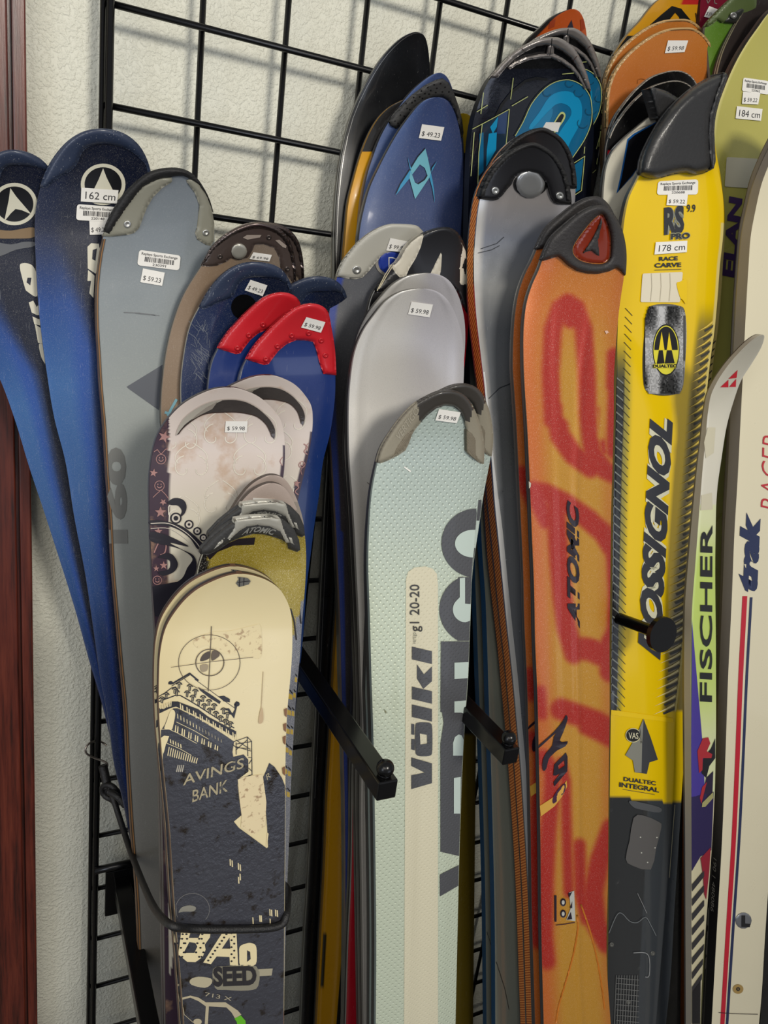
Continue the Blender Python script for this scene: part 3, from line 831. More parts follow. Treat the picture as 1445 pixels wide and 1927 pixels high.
# cream and pink patterned pair with crescent cut-outs
PINK = (200, 186, 178); PLUM = (58, 42, 56)
def patt(x, y, u):
    left = x < 318 + (y - 790) * 0.0 and y > 782
    rightb = x > 531 - max(0, y - 870) * 0.22 and y > 838
    if left or rightb: return PLUM
    return mixc((206, 194, 186), (204, 198, 180), sstep(860, 1000, y))
L = [(432, 729), (408, 731), (380, 740), (342, 762), (315, 790), (295, 824), (285, 867), (281, 917), (282, 966), (284, 1029), (287, 1091), (291, 1160), (298, 1300), (305, 1500), (312, 1927)]
R = [(432, 729), (462, 735), (486, 746), (509, 765), (527, 788), (534, 815), (536, 842), (535, 879), (531, 915), (522, 1000), (510, 1200), (500, 1400), (496, 1927)]
SWIRL = (218, 212, 198)
for k, (sh, lb) in enumerate(((None, 'pink patterned ski with plum border, price tag below its crescent tip slot'), (((506, 706), -0.015), 'untagged pink patterned ski with crescent tip slot, rear one of its pair'))):
    s = Ski(L, R, 0.158, curl=(130, 0.025), crown=0.0012, lean=0.11, shift=sh, conv=None if k == 0 else 1350)
    s.build('ski', lb, patt, 'damask', [(0.3, (46, 34, 32)), (0.7, (92, 88, 88)), (1.0, STEELC)], 'cream and pink patterned skis', ncol=44, dy=7)
    cres_o = cv([(286, 560), (300, 510), (340, 440), (400, 385), (480, 335), (560, 305), (650, 290), (740, 290), (820, 308), (900, 350), (960, 400), (1005, 450), (1035, 510), (1036, 560), (1030, 590)], 260, 680, 4.014)
    cres_i = cv([(1010, 570), (990, 520), (960, 470), (900, 420), (830, 398), (740, 385), (640, 386), (540, 392), (470, 412), (400, 455), (340, 505), (305, 550)], 260, 680, 4.014)
    dkc = MAT.setdefault('dchrome', material('dark_chrome', (96, 90, 88), 0.16, metal=0.6, bump=0.5, bump_scale=90.0))
    wh = MAT.setdefault('satinrim', material('pearl_rim', (190, 178, 168), 0.35, metal=0.2))
    s.g([smoothpts(cres_o, 2) + smoothpts(cres_i, 2)], dkc, 2)
    s.g([smoothpts(cv([(286, 560), (300, 510), (340, 440), (400, 385), (480, 335), (560, 305), (640, 291), (600, 312), (540, 340), (430, 420), (350, 480), (300, 545)], 260, 680, 4.014), 2)], flat((190, 184, 172), 0.25, 0.3), 3)  # chrome highlight painted along the crescent as a paler shape
    s.g([cv([(520, 345), (600, 305), (560, 360), (480, 400), (400, 445), (440, 405)], 260, 680, 4.014)], flat((160, 152, 142), 0.25, 0.3), 4)  # smaller painted highlight beside it
    s.line(smoothpts([(x - 0.0, y) for x, y in cres_o], 3), 1.5, wh, 3)
    s.line(smoothpts(cres_i, 3), 1.2, (60, 40, 30), 3)
    # swirling damask lines
    for cx, cy in ((360, 860), (470, 860), (415, 800), (415, 930), (500, 950), (345, 960), (340, 810), (490, 800)):
        for sx in (-1, 1):
            P = []
            for t in range(15):
                a = t / 14 * 4.6; rr = 22 - t * 1.25
                P.append((cx + sx * (6 + rr * math.sin(a) + 8), cy + 22 - rr * math.cos(a) * 1.1))
            if k == 0 or cx > 460: s.line([p for p in P if s.xl(p[1]) + 34 < p[0] < s.xr(p[1]) - 8], 1.8, SWIRL, 1)
            P = [(cx + sx * (4 + 26 * math.sin(t * 0.2)), cy - 26 + t * 3.4) for t in range(12)]
            if k == 0 or cx > 460: s.line([p for p in P if s.xl(p[1]) + 34 < p[0] < s.xr(p[1]) - 8], 1.6, SWIRL, 1)
    DOT = (160, 120, 116)
    def smiley(cx, cy, r=9):
        s.line(ell(cx, cy, r, r, 18) + [ell(cx, cy, r, r, 18)[0]], 1.3, DOT, 2)
        s.line(ell(cx, cy - 1, r * 0.5, r * 0.55, 8, 20, 160), 1.5, DOT, 2)
        for e in (-3, 3): s.g([ell(cx + e, cy - 2.5, 1.1, 1.4, 8)], DOT, 2)
    def star(cx, cy, r, rot=0):
        s.g([[(cx + (r if q % 2 == 0 else r * 0.42) * math.sin(math.radians(rot + q * 36)), cy - (r if q % 2 == 0 else r * 0.42) * math.cos(math.radians(rot + q * 36))) for q in range(10)]], DOT, 2)
    cols_ = ((303, 864), (300, 914)) if k == 0 else ()
    for q in cols_: smiley(*q)
    star(309, 822, 12, 20); star(302, 964, 11); 
    s.line([(290, 850), (296, 846), (303, 855), (311, 846), (316, 844)], 1.3, DOT, 2)
    s.line([(288, 936), (294, 930), (303, 922), (311, 930), (317, 938)], 1.3, DOT, 2)
    star(289, 890, 8, 10); star(307, 945, 7, 40); star(298, 1000, 8, 0)
    s.line(smoothpts([(290, 1040), (300, 1020), (312, 1024), (310, 1040), (302, 1044)], 4), 2.2, DOT, 2)
    smiley(296, 1092, 8); star(308, 1064, 8, 0); star(294, 1070, 6)
    # right border doodles
    for yy in (860, 905):
        s.line(smoothpts([(s.xr(yy) - 4, yy), (s.xr(yy) - 9, yy + 8), (s.xr(yy + 14) - 4, yy + 16)], 3), 1.2, DOT, 2)
    if k == 1:
        smiley(524, 902, 6); star(519, 938, 7)
        for yy in (862, 940, 962):
            s.line(smoothpts([(s.xr(yy) - 13, yy), (s.xr(yy) - 5, yy + 6), (s.xr(yy) - 11, yy + 14), (s.xr(yy) - 4, yy + 20)], 3), 2.0, DOT, 2)
    if k == 0:
        s.price(cv([(662, 452), (826, 452), (820, 538), (654, 536)], 260, 680, 4.014), '$ 59.98', lv=5)
        INK = (34, 32, 42)
        c3 = lambda P: cv(P, 260, 680, 4.014)
        s.g([smoothpts(c3([(220, 1070), (260, 1036), (310, 1034), (350, 1055), (366, 1100), (350, 1150), (310, 1180), (330, 1130), (300, 1090), (250, 1085)]), 4, True)], INK, 3)
        for cx, cy, r in ((285, 1185, 34), (384, 1232, 26), (446, 1282, 22), (492, 1332, 20)):
            s.g([ell(*c3([(cx, cy)])[0], r / 4.0 + 2.2, r / 4.0 + 2.2, 20), ], INK, 3)
            s.g([ell(*c3([(cx, cy)])[0], r / 4.0 - 0.6, r / 4.0 - 0.6, 20), ], (196, 188, 176), 4)
            s.g([ell(*c3([(cx, cy)])[0], r / 4.0 - 4, r / 4.0 - 4, 16), ], INK, 5)
        s.g([smoothpts(c3([(88, 1235), (200, 1240), (300, 1270), (390, 1335), (450, 1420), (500, 1400), (440, 1330), (340, 1250), (220, 1210), (90, 1200)]), 4, True)], INK, 3)
        s.g([smoothpts(c3([(90, 1290), (180, 1300), (300, 1350), (380, 1400), (240, 1370), (330, 1420), (420, 1470), (440, 1560), (400, 1640), (240, 1700), (330, 1640), (370, 1560), (410, 1490), (340, 1430), (260, 1400), (100, 1360)]), 4, True)], INK, 3)
        s.g([smoothpts(c3([(150, 1480), (200, 1450), (260, 1460), (300, 1530), (270, 1590), (190, 1620), (150, 1590), (230, 1570), (240, 1510), (200, 1490)]), 4, True)], INK, 4)
        s.g([c3([(105, 1700), (420, 1640), (420, 1927), (125, 1927)])], INK, 3)
        s.line(smoothpts(c3([(95, 1225), (230, 1225), (350, 1285), (440, 1370), (480, 1430)]), 5), 1.4, (206, 198, 186), 5)
        s.line(smoothpts(c3([(95, 1262), (230, 1262), (340, 1325), (420, 1400), (455, 1450)]), 5), 1.2, (206, 198, 186), 5)
    s.done()

# pinkish pair behind the two gold skis
def pale(x, y, u): return (178, 162, 152) if y < 960 else (150, 140, 130)
L = [(511, 909), (494, 913), (472, 926), (450, 950), (428, 984), (405, 1025), (396, 1060), (398, 1150), (410, 1300), (420, 1927)]
R = [(511, 909), (530, 914), (546, 932), (560, 962), (570, 1000), (572, 1040), (566, 1120), (556, 1250), (540, 1450), (525, 1927)]
for k, (sh, lb) in enumerate(((None, 'slim pinkish ski tip with a white tag behind the silver and black guards'), (((513, 894), -0.010), 'slim pinkish ski tip furthest back behind the silver and black guards'))):
    s = Ski(L, R, 0.188, curl=(110, 0.015), crown=0.002, lean=0.11, shift=sh, thick=(0.005, 0.009))
    s.build('ski', lb, pale, 'satin', [(1.0, (70, 60, 54))], 'slim pinkish ski tips', ncol=10)
    if k == 0: s.price([(476, 937), (517, 939), (516, 965), (472, 963)], '$ 59.98')
    s.done()
# gold pair
def goldp(x, y, u):
    if x < 392 and y < 1200: return (18, 16, 18)
    lim = 1155 + (570 - x) * 0.5 + (30 if x < 556 else 0)
    if y < lim: return (168, 148, 52)
    return (128, 130, 138)
L = [(496, 975), (470, 978), (434, 988), (404, 1012), (384, 1040), (372, 1080), (368, 1150), (380, 1300), (400, 1927)]
R = [(496, 975), (520, 978), (546, 992), (562, 1022), (567, 1060), (564, 1152), (560, 1199), (556, 1264), (550, 1326), (544, 1414), (540, 1488), (536, 1600), (532, 1700), (526, 1927)]
GM1 = material('silver_plastic', (176, 174, 164), 0.35, metal=0.2, wear=0.15, wear_color=(90, 88, 86))
GM2 = material('charcoal_rubber', (54, 54, 54), 0.6, bump=0.4, bump_scale=500.0)
for k, (sh, lb) in enumerate(((None, 'metallic gold ski whose silver and black tip guard sits lowest, above the white ski'), (((507, 947), -0.015), 'metallic gold ski, rear of the two with silver and black tip guards'))):
    s = Ski(L, R, 0.208, curl=(120, 0.02), crown=0.0018, lean=0.115, shift=sh)
    s.build('ski', lb, goldp, 'gold', [(0.5, (170, 168, 150)), (0.75, (40, 36, 30)), (1.0, STEELC)], 'gold skis with silver and black tip guards', ncol=24, dy=7)
    c3 = lambda P: cv(P, 260, 680, 4.014)
    outer = c3([(468, 1455), (475, 1420), (560, 1330), (640, 1265), (700, 1222), (780, 1195), (860, 1180), (1000, 1175), (1080, 1190), (1130, 1220), (1180, 1270), (1215, 1350), (1225, 1425)])
    inner = c3([(1200, 1440), (1135, 1415), (1125, 1375), (1080, 1345), (960, 1308), (870, 1303), (790, 1325), (700, 1362), (600, 1430), (530, 1462)])
    g = s.pad('tip_guard', outer + inner, 0.007, GM2, edge=11, cell=4, skirt=0.006)
    s.pad('silver_insert', c3([(735, 1200), (860, 1182), (1000, 1177), (1075, 1190), (1090, 1230), (1130, 1330), (1150, 1370), (1118, 1370), (1070, 1290), (990, 1250), (900, 1240), (820, 1252), (760, 1290), (690, 1350), (668, 1340), (720, 1260)]), 0.0035, GM1, edge=4, cell=4, parent=g, base=0.0052)
    for P in ([(570, 1420), (600, 1370), (660, 1320), (640, 1370)], [(1130, 1320), (1160, 1330), (1182, 1390), (1150, 1370)]):
        s.pad('silver_insert', c3(P), 0.002, GM1, edge=3, cell=4, parent=g, base=0.0062)
    TV, TF = text2d('ATOMIC', 0.03, 0.3)
    V = []; q0, q1, q2 = (np.array(p) for p in c3([(780, 1312), (1025, 1312), (800, 1270)]))
    for v in TV:
        p = q0 + v[0] * (q1 - q0) + v[1] * (q2 - q0); p[1] -= 5.5 * math.sin(math.pi * v[0]) - (1.0 if v[0] > 0.5 else 0)
        V.append(s.P(p[0], p[1], 0.0076))
    add_obj('lettering', V, TF, [flat((150, 150, 144), 0.4, 0.3)], None, g, s.org, smooth=False)
    if k == 0:
        s.g([c3([(520, 1465), (620, 1400), (760, 1340), (885, 1330), (875, 1385), (720, 1392), (600, 1440), (540, 1500)])], (30, 24, 28), 1)
    # markings low on the sheet
    for yy in (1300, 1330, 1365, 1400, 1440, 1480, 1520):
        x1 = s.xr(yy); s.line([(x1 - 14, yy - 8), (x1 - 6, yy), (x1 - 2, yy + 5)], 2.0, (26, 22, 22), 2)
        s.g([s.clipx([(x1 - 15, yy + 2), (x1 - 2, yy + 8), (x1 - 2, yy + 17), (x1 - 15, yy + 13)])], (178, 150, 60), 1)
    s.line([(s.xr(1160) - 16, 1146), (s.xr(1175) - 8, 1170), (s.xr(1200) - 2, 1204)], 2.4, (26, 22, 22), 2)
    s.done()

# white and black ski in front
CREAM2 = (216, 202, 160)
def badp(x, y, u):
    base = mixc(CREAM2, (206, 190, 146), sstep(0.25, 0.0, u) * 0.6)
    if y > 1905 and (u > 0.93): return (150, 110, 84)
    return base
L = [(452, 1080), (430, 1083), (409, 1090), (367, 1112), (335, 1144), (312, 1182), (302, 1224), (299, 1277), (299, 1326), (302, 1389), (309, 1463), (314, 1510), (320, 1571), (326, 1671), (330, 1733), (338, 1820), (346, 1927)]
R = [(452, 1080), (476, 1083), (500, 1091), (522, 1105), (537, 1125), (547, 1152), (550, 1189), (549, 1239), (545, 1290), (541.5, 1326), (537.5, 1413), (537, 1513), (536.5, 1621), (535.5, 1733), (535, 1821), (534, 1927)]
SLATE = material('slate_print', (56, 57, 64), 0.30, coat=0.5, wear=0.7, wear_scale=70, wear_color=(36, 29, 22), bump=0.7, bump_scale=240.0, rough_var=0.16, stain=(30, 23, 16), stain_scale=85.0, stain_amt=1.0)
INKB = (38, 38, 44)
def badgraphics(s, front):
    r5 = lambda P: cv(P, 270, 1230, 6.217); r1 = lambda P: cv(P, 260, 1040, 4.014); r2 = lambda P: cv(P, 260, 1447, 4.014)
    C = s.clipx
    # dark mass from the facade down to the tail
    left = [(s.xl(y) + 0.5, y) for y in (1927, 1880, 1820, 1733, 1671, 1571, 1510, 1463, 1430)]
    mass = [(s.xr(1975) - 0.6, 1975), (s.xl(1975) + 0.5, 1975)] + left + r5([(230, 1130), (262, 1060), (200, 985), (205, 900), (250, 830), (300, 700), (350, 640), (400, 640), (470, 675), (640, 760), (820, 870), (960, 960), (1060, 1030), (1040, 1150), (1050, 1208), (1170, 1180), (1225, 1240), (1228, 1380), (1115, 1465), (1118, 1560)]) \
        + r2([(750, 110), (765, 250), (780, 350), (722, 398), (760, 445), (850, 510), (972, 600), (982, 590), (975, 450), (960, 260), (945, 60)]) + r1([(943, 1700), (965, 1650), (990, 1588), (1030, 1618), (1085, 1700), (1108, 1760)]) + [(s.xr(y) - 0.6, y) for y in (1500, 1560, 1621, 1733, 1821, 1927)]
    s.g([C(mass)], SLATE, 1, cell=12)
    s.g([r5([(1060, 760), (1100, 600), (1120, 570), (1088, 556), (1060, 590), (1068, 650), (1040, 700), (1000, 640), (960, 640), (1030, 720)])], INKB, 1)
    # cornice bands
    s.g([C(r5([(175, 640), (240, 650), (330, 560), (400, 560), (480, 590), (640, 650), (760, 740), (1085, 910), (1080, 985), (760, 800), (560, 700), (380, 620), (310, 640), (175, 700)]))], INKB, 1)
    for k in range(26):
        t = k / 25; x = 425 + t * 640; y = 575 + t * 350 + (8 if k % 3 else 0)
        if k % 3 != 2: s.g([r5([(x, y + 6), (x + 12, y + 12), (x + 18, y + 78), (x + 4, y + 72)])], CREAM2, 2)
    for k in range(7):
        x = 200 + k * 20; s.g([C(r5([(x, 600 - k * 7), (x + 9, 596 - k * 7), (x + 5, 646 - k * 5), (x - 6, 652 - k * 5)]))], CREAM2, 2)
    # pilaster
    s.g([smoothpts(r5([(245, 860), (275, 780), (310, 680), (345, 655), (370, 690), (365, 760), (345, 850), (330, 890), (290, 885), (250, 880)]), 3, True)], CREAM2, 2)
    s.g([C(r5([(205, 985), (240, 960), (300, 965), (275, 1040), (262, 1060), (240, 1150), (225, 1180), (210, 1080)]))], CREAM2, 2)
    # rows of window bars
    for k in range(15):
        t = k / 14
        x, y = 395 + t * 510, 700 + t * 300
        s.g([r5([(x, y), (x + 8, y + 8), (x + 12, y + 62 - 20 * t), (x + 2, y + 56 - 20 * t)])], CREAM2 if t < 0.5 else (150, 142, 120), 2)
    for k in range(20):
        t = k / 19; x, y = 365 + t * 490, 835 + t * 240
        if k % 3 != 2: s.g([r5([(x + 8, y), (x + 18, y + 6), (x + 14, y + 88 - 25 * t), (x, y + 80 - 25 * t)])], CREAM2, 2)
    s.line(r5([(385, 800), (600, 905), (760, 1000)]), 1.0, CREAM2, 2)
    s.line(r5([(200, 885), (300, 885), (400, 930), (620, 1050)]), 1.0, CREAM2, 2)
    for k in range(14):
        t = k / 13; x, y = 285 + t * 330, 1090 + t * 130
        s.g([r5([(x + 12, y), (x + 20, y + 6), (x + 4, y + 110 - 40 * t), (x - 6, y + 100 - 40 * t)])], CREAM2, 2)
    s.line(r5([(275, 1050), (420, 1110), (560, 1190)]), 1.0, CREAM2, 2)
    for k in range(5):
        x, y = 310 + k * 30, 1000 + k * 14; s.g([r5([(x, y), (x + 10, y + 4), (x + 16, y + 52), (x + 2, y + 44)])], CREAM2, 2)
    for k in range(4):
        x = 380 + k * 22; s.g([r5([(x + 20, 1300), (x + 30, 1304), (x + 12, 1386), (x, 1380)])], (170, 164, 150), 2)
    # roof line and dormers
    s.line(C(r5([(295, 350), (340, 350), (540, 232), (640, 315)])), 3.2, INKB, 1)
    s.line(r5([(330, 380), (540, 250)]), 1.4, INKB, 1); s.line(r5([(600, 300), (900, 520), (1070, 640)]), 1.0, INKB, 1)
    s.g([ell(*r5([(318, 342)])[0], 4.5, 3.5, 10)], INKB, 1); s.g([ell(*r5([(1095, 590)])[0], 5, 4.6, 10)], INKB, 1)
    s.g([r5([(640, 390), (760, 460), (905, 560), (890, 590), (760, 510), (660, 430)])], INKB, 1)
    s.g([r5([(880, 500), (940, 492), (1010, 530), (1010, 570), (940, 560)])], INKB, 1)
    s.line(C(r5([(176, 500), (250, 460), (330, 400), (380, 390)])), 1.6, INKB, 1)
    s.line(C(r5([(176, 560), (290, 520), (370, 490), (430, 490), (520, 540), (620, 600), (760, 690), (900, 780), (1060, 870)])), 2.0, INKB, 1)
    for (x, y) in ((545, 375), (515, 450), (610, 430), (580, 500), (700, 505), (650, 550), (770, 550), (830, 600), (715, 600), (780, 650), (850, 690), (940, 650), (985, 700), (905, 740), (965, 780), (1020, 810), (420, 350), (370, 410), (270, 470), (390, 440), (220, 520)):
        s.line(C(smoothpts(r5([(x - 34, y + 8), (x - 14, y - 12), (x + 14, y - 8), (x + 30, y + 12)]), 3)), 2.0, INKB, 2)
        s.g([C(r5([(x - 16, y), (x + 14, y + 2), (x + 6, y + 62), (x - 18, y + 56)]))], INKB, 2)
        s.g([C(r5([(x - 8, y + 10), (x + 1, y + 12), (x - 3, y + 52), (x - 12, y + 48)]))], (160, 150, 122), 3)
    # scaffold
    for P in ([(1060, 1030), (1215, 975), (1265, 1025), (1270, 1415)], [(1215, 975), (1220, 1110), (1222, 1200)], [(1080, 1060), (1260, 1030)], [(1085, 1090), (1258, 1140)], [(1080, 1130), (1215, 1010)], [(1080, 1010), (1250, 1120)],
              [(1085, 1040), (1085, 1180)], [(1228, 1215), (1268, 1220)], [(1232, 1340), (1270, 1380)], [(1235, 1290), (1265, 1240)], [(1040, 1060), (1085, 1100), (1220, 1110)], [(1110, 1470), (1275, 1415)]):
        s.line(r5(P), 1.3, INKB, 2)
    # worn sign letters
    LT = MAT.setdefault('wornletters', material('worn_letters', (160, 150, 122), 0.4, stain=(58, 60, 68), stain_scale=150.0, stain_amt=0.9))
    s.text('AVINGS', r5([(462, 1545)])[0], r5([(1170, 1340)])[0], r5([(470, 1420)])[0], LT, 3, bold=0.01)
    s.text('BANK', r5([(570, 1740)])[0], r5([(985, 1610)])[0], r5([(575, 1600)])[0], LT, 3, bold=0.01)
    s.text('R', r2([(975, 85)])[0], r2([(1003, 60)])[0], r2([(965, 45)])[0], LT, 3)
    # worn rectangle with glue residue
    GL = MAT.setdefault('glue', material('glue_residue', (212, 196, 158), 0.6, stain=(138, 108, 80), stain_scale=240.0, stain_amt=0.8))
    s.g([r2([(752, 80), (800, 60), (940, 40), (968, 250), (960, 430), (890, 490), (830, 480), (775, 440), (782, 360), (768, 250)])], GL, 2)
    s.g([smoothpts(r1([(420, 660), (560, 600), (700, 590), (870, 550), (925, 560), (930, 780), (860, 795), (760, 770), (640, 760), (520, 700), (450, 720)]), 4, True)], MAT.setdefault('glue2', material('glue_residue_faint', (214, 200, 160), 0.6, stain=(150, 122, 94), stain_scale=230.0, stain_amt=0.75)), 1)
    # target
    CH = (96, 84, 66)
    c = r1([(538, 830)])[0]
    s.line(ell(c[0], c[1], 58, 52, 44) + [ell(c[0], c[1], 58, 52, 44)[0]], 1.1, CH, 3)
    s.line(ell(c[0] + 1, c[1], 26.5, 25, 30) + [ell(c[0] + 1, c[1], 26.5, 25, 30)[0]], 1.8, CH, 3)
    s.line([(c[0] + 4, c[1] - 68), (c[0] + 1, c[1]), (c[0] - 2, c[1] + 54)], 1.5, CH, 3); s.line([(c[0] - 72, c[1] + 9), (c[0], c[1] - 1), (c[0] + 82, c[1] - 10)], 1.1, CH, 3)
    s.g([smoothpts(r1([(470, 820), (490, 770), (540, 745), (535, 800)]), 3, True)], (70, 60, 50), 3)
    s.g([smoothpts(r1([(555, 815), (560, 745), (600, 745), (615, 775), (590, 800)]), 3, True)], (90, 78, 64), 3)
    s.g([smoothpts(r1([(470, 850), (525, 845), (520, 890), (480, 900)]), 3, True)], (150, 136, 110), 3)
    s.line(r1([(945, 900), (938, 1040), (930, 1180)]), 1.2, (180, 160, 124), 3); s.g([smoothpts(r1([(925, 1180), (940, 1180), (946, 1260), (930, 1290), (908, 1280)]), 3, True)], (184, 160, 124), 3)
    s.g([r1([(738, 230), (760, 200), (750, 182), (790, 186), (828, 192), (850, 215), (835, 240), (800, 250), (762, 260)])], flat((120, 120, 116), 0.4, 0.3), 3)
    s.line(r1([(768, 188), (764, 255)]), 1.5, INKB, 4); s.line(r1([(800, 190), (796, 250)]), 1.2, INKB, 4); s.line(r1([(750, 225), (840, 215)]), 1.2, INKB, 4)
    # pale ticks on the slate
    for x, y in ((690, 680), (705, 690), (752, 710), (766, 720), (754, 815), (765, 790), (990, 1058), (1003, 1062), (1033, 1062), (1046, 1066), (862, 1120), (914, 1105), (925, 1105), (992, 1130)):
        s.g([r2([(x, y), (x + 8, y + 2), (x + 11, y + 52), (x + 2, y + 50)])], CREAM2, 2)
    s.g([r2([(985, 490), (975, 560), (965, 600), (975, 480)])], CREAM2, 2)
    e = ell(*r2([(410, 1060)])[0], 32, 30, 40, 150, 400); s.line([p for p in e if p[0] > s.xl(p[1]) + 3 and p[1] < 1740], 0.8, (120, 118, 116), 2)
    s.g([C(smoothpts(r2([(305, 1085), (330, 1045), (390, 1030), (435, 1045), (420, 1075), (340, 1078)]), 3, True))], (128, 126, 116), 2)
    # BAD
    b3 = lambda P: cv(P, 300, 1700, 5.16)
    dots = lambda P: P
    s.g([C(b3([(215, 240), (500, 240), (490, 330), (440, 400), (448, 450), (420, 520), (350, 570), (270, 568), (165, 500), (160, 480)])), b3([(300, 285), (400, 285), (380, 335), (285, 335)]), b3([(290, 375), (350, 385), (368, 420), (340, 480), (235, 480)])], CREAM2, 2)
    s.g([b3([(640, 240), (745, 240), (765, 605), (685, 600), (680, 520), (555, 515), (500, 590), (425, 575)]), b3([(680, 330), (690, 440), (605, 440)])], CREAM2, 2)
    s.g([smoothpts(b3([(780, 420), (840, 390), (890, 385), (935, 410), (945, 490), (935, 590), (860, 612), (785, 608), (775, 500)]), 3, True), b3([(850, 455), (880, 470), (886, 540), (850, 570)])], CREAM2, 2)
    rnd = random.Random(11)
    for k in range(17):
        x, y = 190 + (k % 3) * 36 + (k // 3) * 6 * (1 if k % 2 else -1), 300 + (k // 3) * 44
        for (px, py) in ((x, y), (x + 190, y)):
            if 170 < px < 440 and py < 560: s.g([ell(*b3([(px, py)])[0], 2.3, 1.8, 8)], INKB, 3)
    for k in range(9):
        x, y = 650 - k * 22, 300 + k * 32; s.g([ell(*b3([(x, y)])[0], 2.3, 1.8, 8)], INKB, 3)
        s.g([ell(*b3([(700 + (k % 2) * 26, 290 + k * 34)])[0], 2.1, 1.8, 8)], INKB, 3)
    # SEED, dark on a pale smear
    s.g([C(b3([(960, 640), (1100, 632), (1090, 700), (960, 708)]))], (156, 150, 128), 2)
    s.g([smoothpts(C(b3([(300, 740), (380, 712), (500, 730), (505, 780), (440, 820), (310, 790)])), 3, True)], (170, 162, 136), 2)
    s.g([smoothpts(b3([(520, 640), (640, 610), (940, 610), (960, 800), (860, 846), (640, 840), (540, 820)]), 3, True)], (128, 124, 108), 2)
    s.text('SEED', b3([(525, 812)])[0], b3([(945, 796)])[0], b3([(520, 618)])[0], (40, 38, 40), 4, bold=0.05)
    s.text('713 X', b3([(440, 900)])[0], b3([(700, 950)])[0], b3([(446, 862)])[0], (160, 152, 130), 3, bold=0.0)
    # truck outline
    TR = (172, 162, 136)
    s.g([C(b3([(195, 915), (300, 895), (380, 915), (450, 960), (640, 960), (760, 1040), (795, 1080), (735, 1120), (700, 1060), (650, 1010), (480, 1000), (470, 1171), (440, 1171), (450, 1000), (380, 950), (300, 915), (205, 935)]))], TR, 2)
    s.line(C(b3([(205, 1010), (240, 1080), (320, 1150), (360, 1171)])), 1.0, TR, 2); s.g([ell(*b3([(370, 1150)])[0], 8, 6, 14)], TR, 2)
    s.g([C(b3([(728, 1118), (790, 1088), (835, 1140), (845, 1260), (770, 1260), (750, 1150)]))], (92, 168, 36), 3)
    # chips on the right edge
    for y in (1340, 1368, 1392, 1450): s.g([s.clipx([(s.xr(y) - 6, y - 5), (s.xr(y), y - 8), (s.xr(y), y + 10), (s.xr(y) - 5, y + 6)])], (120, 82, 50), 4)
for k, (sh, lb) in enumerate(((None, 'worn white ski printed with a dark building and the words BAD SEED, in front'), (((440, 1066), -0.013), 'worn white ski with the same city print, mostly hidden behind the front one'))):
    s = Ski(L, R, 0.235, curl=(120, 0.018), crown=0.0012, lean=0.115, shift=sh, thick=(0.006, 0.012))
    s.build('ski', lb, badp, 'cream', [(0.45, (104, 74, 56)), (0.8, (52, 40, 36)), (1.0, STEELC)], 'worn white skis with the city print', ncol=20)
    if k == 0: SK['badseed'] = s
    badgraphics(s, k == 0)
    s.done()
# ---------- centre group
BK = (16, 17, 20)
L = [(783, 60), (764, 66), (741, 84), (716, 113), (699, 140), (679, 177), (662, 217), (646, 279), (636, 351), (631, 434), (630, 520), (626, 700), (620, 850), (612, 995), (607, 1099), (602, 1203), (596, 1350), (589, 1500), (582, 1655), (575, 1766), (568, 1927)]
R = [(783, 60), (797, 66), (806, 95), (809, 140), (808, 200), (800, 400), (770, 700), (725, 900), (690, 1200), (660, 1500), (640, 1927)]
s = Ski(L, R, 0.022, curl=(240, 0.035), crown=0.001, lean=0.06)
s.build('ski', 'tall plain black ski with thin silver edges, behind the yellow one', BK, 'gloss', [(0.3, (20, 20, 22)), (0.55, (150, 150, 146)), (0.75, (20, 20, 22)), (1.0, STEELC)], ncol=18)
o = s.rim(1500, 150, 0.2, n=60)[:-8]; 
for q in strokepoly([(x + 3.4, y + 2.2) for x, y in o[::2]], 1.0): s.g([s.clipx(q)], flat((150, 150, 148), 0.3, 0.8), 1, cell=40)
s.done()
L = [(762, 187), (752, 191), (733, 202), (712, 223), (697, 248), (683, 281), (668, 331), (656, 382), (651, 434), (647, 487), (645, 600), (645, 800), (641, 1000), (636, 1150), (629, 1250), (622, 1400), (616, 1500), (611, 1633), (604, 1766), (596, 1927)]
R = [(762, 187), (790, 195), (815, 230), (828, 320), (825, 420), (800, 600), (755, 900), (708, 1200), (672, 1400), (654, 1500), (645, 1766), (633, 1927)]
def yel(x, y, u):
    if y < 286: return (34, 33, 33)
    c = (206, 148, 10)
    if 1760 < y < 1860 and 0.08 < u < 0.22: return (40, 36, 20)
    return c
s = Ski(L, R, 0.036, curl=(180, 0.03), crown=0.003, lean=0.07)
s.build('ski', 'orange-yellow ski with black tip between the tall black ski and the blue ski', yel, 'gloss', [(0.6, (150, 110, 30)), (1.0, STEELC)], ncol=18)
s.done()
# small yellow tip
L = [(872, 213), (860, 216), (853, 226), (850, 300), (850, 600), (858, 1000), (860, 1400), (852, 1927)]
R = [(872, 213), (883, 217), (890, 232), (889, 290), (886, 600), (892, 900), (897, 1200), (895, 1447), (890, 1927)]
s = Ski(L, R, 0.03, curl=(120, 0.012), crown=0.002, lean=0.07)
s.build('ski', 'narrow ski with a small yellow tip right of the blue diamond ski', lambda x, y, u: (178, 150, 30) if y < 288 else ((22, 22, 22) if y < 1380 else (88, 74, 16)), 'gloss', [(1.0, (40, 40, 30))], ncol=8)
s.done()
